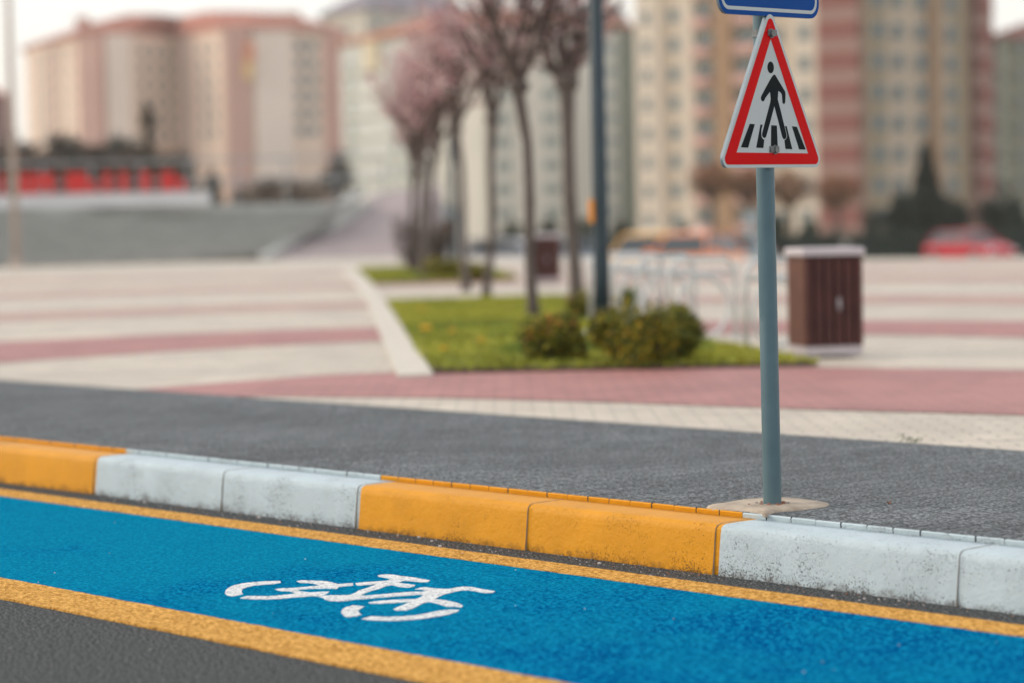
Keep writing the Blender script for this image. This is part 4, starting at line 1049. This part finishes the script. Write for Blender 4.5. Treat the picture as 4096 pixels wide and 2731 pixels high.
g = P(3880, 900, 100); car((g.x, 100, CZ), R(-62), cpaint('car_red', (.50, .008, .025)), 'red car on the road at the right edge')
g = P(1975, 900, 100); car((g.x, 100, CZ), R(150), cpaint('car_white', (.72, .72, .76)), 'white car seen between the tree trunks')
g = P(2240, 900, 97); car((g.x, 97, CZ), R(205), cpaint('car_silver', (.34, .40, .46)), 'silver blue car seen right of the small bin')
g = P(2880, 900, 98); car((g.x, 98, CZ), R(160), cpaint('car_pale', (.40, .47, .50)), 'pale grey car half hidden behind the sign post')

# ---- buildings
M_win = simple('window_dark', (.07, .115, .125), .35, .2, .3); M_frame = simple('window_frame', (.5, .5, .48), .6)
M_tile = simple('roof_tile', (.42, .17, .125), .85, .15, .5); M_cream_b = simple('cream_facade', (.60, .50, .38), .9, .06, .15)
def bwall(name, c): return simple(name, c, .92, .06, .12)
class Bld:
    def __init__(s, name, label, pts, back, z0, z1, mat, grp=None):
        """pts: [(fx, Y)...] corners of the street front as seen, left to right"""
        s.fx = [p[0] for p in pts]; s.p = [wall_at(*p) for p in pts]; s.z0, s.z1 = z0, z1
        c = s.p[len(s.p)//2]; s.t = thing(name, label, 'building', (c.x, c.y, z0), grp)
        l_, r_ = s.p[0], s.p[-1]; kl, kr = (l_.y+back)/l_.y, (r_.y+back)/r_.y
        s.poly = [(q.x, q.y) for q in s.p]+[(r_.x*kr-.5, r_.y+back), (l_.x*kl+.5, l_.y+back)]
        mb = MB(); mb.prism(s.poly, z0, z1); mb.build('wall', mat, s.t)
    def at(s, fx):
        for i in range(len(s.fx)-1):
            if s.fx[i] <= fx <= s.fx[i+1] or i == len(s.fx)-2 or (i == 0 and fx < s.fx[0]):
                u = (fx-s.fx[i])/(s.fx[i+1]-s.fx[i])
                # perspective-correct
                a, c = s.p[i], s.p[i+1]; u = u*a.y/(u*a.y+(1-u)*c.y) if 0 <= u <= 1 else u
                d = (c-a).normalized(); return a.lerp(c, u), d
    def strip(s, name, fx0, fx1, z0, z1, t, mat, depth=.6):
        a, d = s.at(fx0+.5); c, d2 = s.at(fx1-.5); n = Vector((d.y, -d.x, 0)); n2 = Vector((d2.y, -d2.x, 0))
        mb = MB(); mb.prism([(q.x, q.y) for q in (a+n*t, c+n2*t, c-n2*depth, a-n*depth)], z0, z1); return mb.build(name, mat, s.t)
    def bands(s, name, fx0, fx1, rows, h, t, mat):
        mb = MB()
        for z in rows:
            a, d = s.at(fx0+.5); c, d2 = s.at(fx1-.5); n = Vector((d.y, -d.x, 0))
            mb.prism([(q.x, q.y) for q in (a+n*t, c+n*t, c-n*.3, a-n*.3)], z-h/2, z+h/2)
        return mb
    def window(s, fx, z, w_, h, mat=None, t=.0, proto=None):
        p, d = s.at(fx); ang = math.atan2(d.y, d.x); n = Vector((d.y, -d.x, 0)); q = p+n*(t+.02)
        key = (w_, h)
        if not hasattr(s, 'me'): s.me = {}
        if key not in s.me:
            mb = MB(); mb.box((0, 0, h/2+.04), (w_+.16, .1, .08)); mb.box((0, 0, -h/2-.04), (w_+.2, .14, .08)); mb.box((-w_/2-.04, 0, 0), (.08, .1, h)); mb.box((w_/2+.04, 0, 0), (.08, .1, h)); mb.box((0, .0, 0), (.05, .06, h))
            o = mb.build('window', M_frame, None); g_ = MB(); g_.box((0, .02, 0), (w_, .03, h)); o2 = g_.build('pane', M_win, None)
            s.me[key] = (o.data, o2.data); bpy.data.objects.remove(o); bpy.data.objects.remove(o2)
        if mat is not None and s.me[key][1].materials[0] is not mat: s.me[key][1].materials[0] = mat
        a_, b_ = s.me[key]
        o = bpy.data.objects.new('window', a_); col.objects.link(o); o.parent = s.t; o.location = q+Vector((0, 0, z))-s.t.location; o.rotation_euler = (0, 0, ang)
        o2 = bpy.data.objects.new('pane', b_); col.objects.link(o2); o2.parent = o
        return o
    def roof(s, h, over, mat, zr=None, ins=.35):
        z = (zr or s.z1); cx_ = sum(p[0] for p in s.poly)/len(s.poly); cy_ = sum(p[1] for p in s.poly)/len(s.poly); n = len(s.poly)
        def sc(k, o): 
            out = []
            for x, y in s.poly:
                v = Vector((x-cx_, y-cy_)); L = v.length; v = v*((L*k+o)/L); out.append((cx_+v.x, cy_+v.y))
            return out
        a, c = sc(1, over), sc(ins, 0); vs_ = [(x, y, z) for x, y in a]+[(x, y, z+.35) for x, y in a]+[(x, y, z+.35+h) for x, y in c]
        fs = [(i, (i+1) % n, n+(i+1) % n, n+i) for i in range(n)]+[(n+i, n+(i+1) % n, 2*n+(i+1) % n, 2*n+i) for i in range(n)]+[tuple(2*n+i for i in range(n)), tuple(range(n))[::-1]]
        mb = MB(); mb.add(vs_, fs); return mb.build('roof', mat, s.t)
def zy(fx, fy, Y): return P(fx, fy, Y).z
GZ = -1.31
# A: the long pinkish apartment block on the left, front folded towards the viewer
M_A = bwall('pale_pink_facade', (.76, .59, .47)); M_Ar = bwall('salmon_facade', (.58, .34, .28)); M_Ad = bwall('tan_recess', (.55, .42, .35)); M_Al = bwall('light_cream_facade', (.80, .67, .57))
ztop = zy(360, 138, 400)
A = Bld('apartment_block', 'long cream and salmon apartment block with red roof on the left', [(124, 430), (370, 400), (555, 402), (712, 412), (905, 396), (1050, 397), (1300, 402), (1386, 406)], 16, GZ, ztop, M_A)
A.strip('salmon_column', 358, 428, GZ, ztop+.3, 1.2, M_Ar); A.strip('salmon_column', 925, 1010, GZ, ztop+.3, 1.2, M_Ar); A.strip('salmon_column', 1312, 1386, GZ, ztop, .9, M_Ar)
A.strip('balcony_column', 205, 245, GZ, ztop, .4, M_Ad); A.strip('balcony_column', 735, 790, GZ, ztop, .4, M_Ad)
A.strip('light_column', 440, 540, GZ, ztop, .7, M_Al); A.strip('light_column', 1030, 1180, GZ, ztop, .7, M_Al)
for z in np.arange(GZ+3, ztop-1, 2.75):
    for f0, f1 in ((360, 426), (927, 1008)):
        pass
rowsA = list(np.arange(GZ+17.5, ztop-1.0, 2.75))
for z in np.arange(GZ+3, ztop, 2.75):
    for f0, f1 in ((358, 428), (925, 1010)):
        a, d = A.at(f0); c, _ = A.at(f1); n_ = Vector((d.y, -d.x, 0)); mb = MB(); mb.prism([(q.x, q.y) for q in (a+n_*1.3, c+n_*1.3, c, a)], z, z+.35); mb.build('floor_band', M_Ad, A.t)
for z in rowsA:
    for fx in (165, 190, 265, 300, 470, 515, 590, 640, 690, 830, 870, 1060, 1110, 1160, 1215, 1265): A.window(fx, z, 1.5, 1.4)
A.roof(3.2, 1.0, M_tile, ins=.6)
for fx, Y, fy, w_ in ((330, 406, 82, 2.0), (508, 407, 84, 2.2), (870, 403, 72, 1.8), (545, 410, 98, 1.4), (440, 409, 104, 7), (960, 402, 84, 6)):
    q = P(fx, fy, Y); mb = MB(); mb.box((q.x, Y, (ztop+q.z)/2), (w_, 2.4, q.z-ztop+1)); mb.build('chimney', M_Ar, A.t)
q = P(1110, 66, 404); q2 = P(1180, 66, 404); mb = MB(); mb.box((q.x, 404, (ztop+q.z)/2), (7.5, 4, q.z-ztop+1)); mb.build('roof_house', M_Ar, A.t)
# banner
t = thing('banner', 'red and yellow banner hanging on the left apartment block', 'banner', (*(lambda p: (p.x, p.y-1.6))(P(1003, 250, 396)), zy(1003, 320, 394)))
bh = zy(1003, 165, 394)-zy(1003, 320, 394)
local(lambda b: b.box((0, 0, bh*.72), (1.7, .08, bh*.5)), 'red_half', simple('banner_red', (.66, .26, .14), .8), t)
local(lambda b: b.box((-.3, 0, bh*.24), (1.5, .08, bh*.44)), 'yellow_half', simple('banner_yellow', (.76, .52, .22), .8), t)
# small building at the very left
S = Bld('small_building', 'brick red building peeping in at the left edge', [(-160, 300), (40, 306), (52, 315)], 10, GZ, zy(20, 380, 300), bwall('brick_red', (.26, .15, .14)))
S.roof(1.5, .4, M_tile)
for z in (5, 8, 11): S.window(15, z, 1.2, 1.2)
# B: greenish white block in the middle
M_B = bwall('greenish_white_facade', (.60, .61, .56)); M_B2 = bwall('sage_facade', (.70, .66, .57)); M_Bg = bwall('sage_dark', (.46, .47, .38)); M_By = bwall('straw_facade', (.62, .54, .38))
ztB = zy(1500, 160, 300)
B = Bld('apartment_block', 'greenish white apartment block with orange eaves behind the blossom trees', [(1378, 328), (1560, 316), (1760, 305), (1960, 300), (2250, 300), (2440, 305), (2552, 308)], 16, GZ, zy(1650, 138, 310), M_B)
B.strip('sage_wing', 1760, 1956, GZ, B.z1, .5, M_B2); B.strip('sage_wing', 1960, 2248, GZ, B.z1, .5, M_B2); B.strip('sage_wing', 2252, 2550, GZ, B.z1, .5, M_B2); B.strip('dark_corner', 2478, 2530, GZ, B.z1, .9, bwall('corner_green', (.19, .21, .16))); B.strip('straw_column', 1480, 1540, GZ+22, B.z1, .6, M_By)
M_winB = simple('pale_window', (.27, .32, .29), .4, .15, .3)
rowsB = [GZ+3+2.9*k for k in range(12) if GZ+3+2.9*k < B.z1-1]
for z in rowsB:
    for f0, f1, mm in ((1390, 1700, .35), (1770, 2080, .8), (2110, 2470, .8)):
        a, d = B.at(f0); c, d2 = B.at(f1); n_ = Vector((d.y, -d.x, 0)); n2_ = Vector((d2.y, -d2.x, 0)); mb = MB(); mb.prism([(q.x, q.y) for q in (a+n_*mm, c+n2_*mm, c, a)], z-1.55, z-1.15); mb.build('balcony_band', M_Bg, B.t)
for z in rowsB:
    for fx in (1420, 1585, 1640, 1725, 2020, 2210, 2440): B.window(fx, z, 1.7, 1.35, t=.5 if fx > 1760 else .05, mat=M_winB)
B.roof(2.6, 1.0, simple('orange_tile', (.42, .16, .08), .85, .12, .5))
# taller grey block behind
M_K = bwall('grey_cream_facade', (.50, .47, .40))
K = Bld('tall_block', 'taller cream grey block behind the greenish one', [(1315, 470), (1480, 455), (1640, 462), (1900, 470)], 18, GZ, zy(1400, 45, 460), M_K)
K.roof(5, 1.0, simple('slate_roof', (.22, .20, .24), .8, .1, .4))
for z in np.arange(K.z1-9, K.z1-1, 3):
    for fx in (1350, 1410, 1530, 1600, 1700, 1780, 1850): K.window(fx, z, 1.7, 1.4)
K2 = Bld('tall_block', 'dark roofed block showing right of the lamp pole', [(2380, 420), (2470, 415), (2520, 422)], 18, GZ, zy(2450, 95, 418), bwall('tan_grey', (.44, .38, .31)))
K2.roof(4, 1.0, simple('brown_roof', (.20, .12, .10), .8, .1, .4))
for z in np.arange(K2.z1-9, K2.z1-1, 3): K2.window(2450, z, 1.7, 1.4)
# C: the banded tower on the right
M_C = bwall('tan_cream_facade', (.52, .425, .32)); M_C2 = bwall('yellow_tan_facade', (.35, .275, .18)); M_C3 = bwall('orange_tan_facade', (.34, .215, .125)); M_Cr = bwall('brick_band', (.27, .105, .085)); M_Cp = bwall('dusty_pink_band', (.36, .225, .185)); M_Cl = bwall('light_cream_strip', (.60, .52, .42))
M_Cb = bwall('pink_balcony', (.56, .34, .29))
ZC1 = 27
Cb = Bld('tower_block', 'tall tan tower block with brick red banded columns on the right', [(2562, 246), (2880, 238), (3290, 229), (3462, 227), (3700, 232), (3938, 240)], 20, GZ, ZC1, M_C)
Cb.strip('light_column', 2562, 2660, GZ, ZC1, .35, M_Cl); Cb.strip('light_column', 2740, 2792, GZ, ZC1, .35, M_Cl); Cb.strip('light_column', 3190, 3290, GZ, ZC1, .5, M_Cl)
Cb.strip('orange_column', 2880, 2950, GZ, ZC1, .6, M_C3)
Cb.strip('tan_wing', 3466, 3872, GZ, ZC1, .25, M_C2); Cb.strip('orange_column', 3710, 3755, GZ, ZC1, .5, M_C3)
zr0 = 9.28; rows = [zr0+2.9*k for k in range(-3, 6)]
for (f0, f1, tt) in ((3298, 3462, 1.5), (3880, 3936, 1.2)):
    Cb.strip('banded_column', f0, f1, GZ, ZC1, tt, M_Cp)
    a, d = Cb.at(f0+.5); c, _ = Cb.at(f1-.5); n_ = Vector((d.y, -d.x, 0))
    for z in rows: mb = MB(); mb.prism([(q.x, q.y) for q in (a+n_*(tt+.06), c+n_*(tt+.06), c+n_*.3, a+n_*.3)], z-.85, z+.85); mb.build('brick_band', M_Cr, Cb.t)
for z in rows:
    for fx, w_, h, tt in ((2608, 1.0, 1.2, .36), (2708, 1.4, 1.4, .0), (3118, 1.6, 1.3, .0), (3240, 1.2, 1.4, .5), (3514, 1.5, 1.4, .25), (3594, 1.2, 1.4, .25), (3686, 1.4, 1.4, .25), (3805, 1.5, 1.5, .25)):
        Cb.window(fx, z, w_, h, t=tt)
    # recessed loggias with dark openings and a pink front
    for f0, f1 in ((2800, 2862), (2962, 3060)):
        a, d = Cb.at(f0); c, _ = Cb.at(f1); n_ = Vector((d.y, -d.x, 0)); 
        mb = MB(); mb.prism([(q.x, q.y) for q in (a+n_*.06, c+n_*.06, c-n_*.3, a-n_*.3)], z-.45, z+.85); 
        lo = mb.build('loggia', M_win, Cb.t)
        mb = MB(); mb.prism([(q.x, q.y) for q in (a+n_*.9, c+n_*.9, c, a)], z-1.45, z-.5); o = mb.build('parapet', M_Cb, None)
        o.location = -Cb.t.location; o.parent = lo
# D: building at the far right
D = Bld('apartment_block', 'sage green block with a dark red roof at the right edge', [(3952, 262), (4010, 258), (4200, 270), (4400, 290)], 18, GZ, zy(4020, 165, 262), bwall('sage_grey_facade', (.24, .235, .165)))
D.strip('white_column', 3955, 4012, GZ, D.z1, .5, bwall('pale_strip', (.44, .47, .43)))
D.roof(2.2, .9, simple('dark_red_roof', (.20, .07, .05), .8, .12, .5))
for z in rows:
    if z < D.z1-1:
        for fx in (3984, 4075): D.window(fx, z+.3, 1.4, 1.5, t=.5)
# A-side and rear neighbours so that the skyline goes on outside the frame

# small weed in the joint between the cream and charcoal paving
g = G(3620, 1765, .17); t = thing('weed', 'small green weed growing at the edge of the cream paving on the right', 'weed', (g.x, g.y, .165)); random.seed(12)
local(lambda b: [b.leaf((random.gauss(0, .02), random.gauss(0, .02), random.uniform(.004, .035)), .008, 0) for _ in range(22)]+[b.leaf((.05+random.gauss(0, .015), random.gauss(0, .015), random.uniform(.003, .02)), .009, 0) for _ in range(12)], 'leaves', simple('weed_green', (.05, .09, .02), .8), t)
g = G(3553, 2020, .178); t = MB(); t.leaf((g.x, g.y, .186), .012); t.leaf((g.x+.006, g.y, .188), .009)
tag(t.build('dead_leaf', simple('rust_brown_leaf', (.30, .12, .06), .8)), 'tiny rust coloured dead leaf on the dark paving right of the post', 'leaf')

b = MB(); rng = random.Random(77)
for k in range(46):
    a = rng.uniform(0, 6.28); q = .031+abs(rng.gauss(0, .012)); r_ = rng.uniform(.0015, .005)
    b.blob((pb.x+math.cos(a)*q, pb.y+math.sin(a)*q, .186+r_*.3), (r_*rng.uniform(1, 1.8), r_, r_*.8), mi=rng.choice([1, 2, 2]), seg=5, rings=3)
tag(b.build('grit', M_peb), 'rusty grit gathered round the foot of the sign post', 'gravel', None, 'stuff')

# ------------------------------------------------------------------ the hazy air of the place
b = MB(); b.box((0, 650, 40), (1410, 1510, 85))
vm = bpy.data.materials.new('haze'); vm.use_nodes = True; vt = vm.node_tree; vt.nodes.clear()
vo_ = vt.nodes.new('ShaderNodeOutputMaterial'); pv = vt.nodes.new('ShaderNodeVolumePrincipled')
pv.inputs['Color'].default_value = (.97, .94, .90, 1); pv.inputs['Density'].default_value = .00027; pv.inputs['Anisotropy'].default_value = .2
vt.links.new(pv.outputs[0], vo_.inputs['Volume'])
o = b.build('haze', vm); o['kind'] = 'stuff'; o['label'] = 'thin warm haze in the air over the whole place'
scene.cycles.volume_bounces = 1
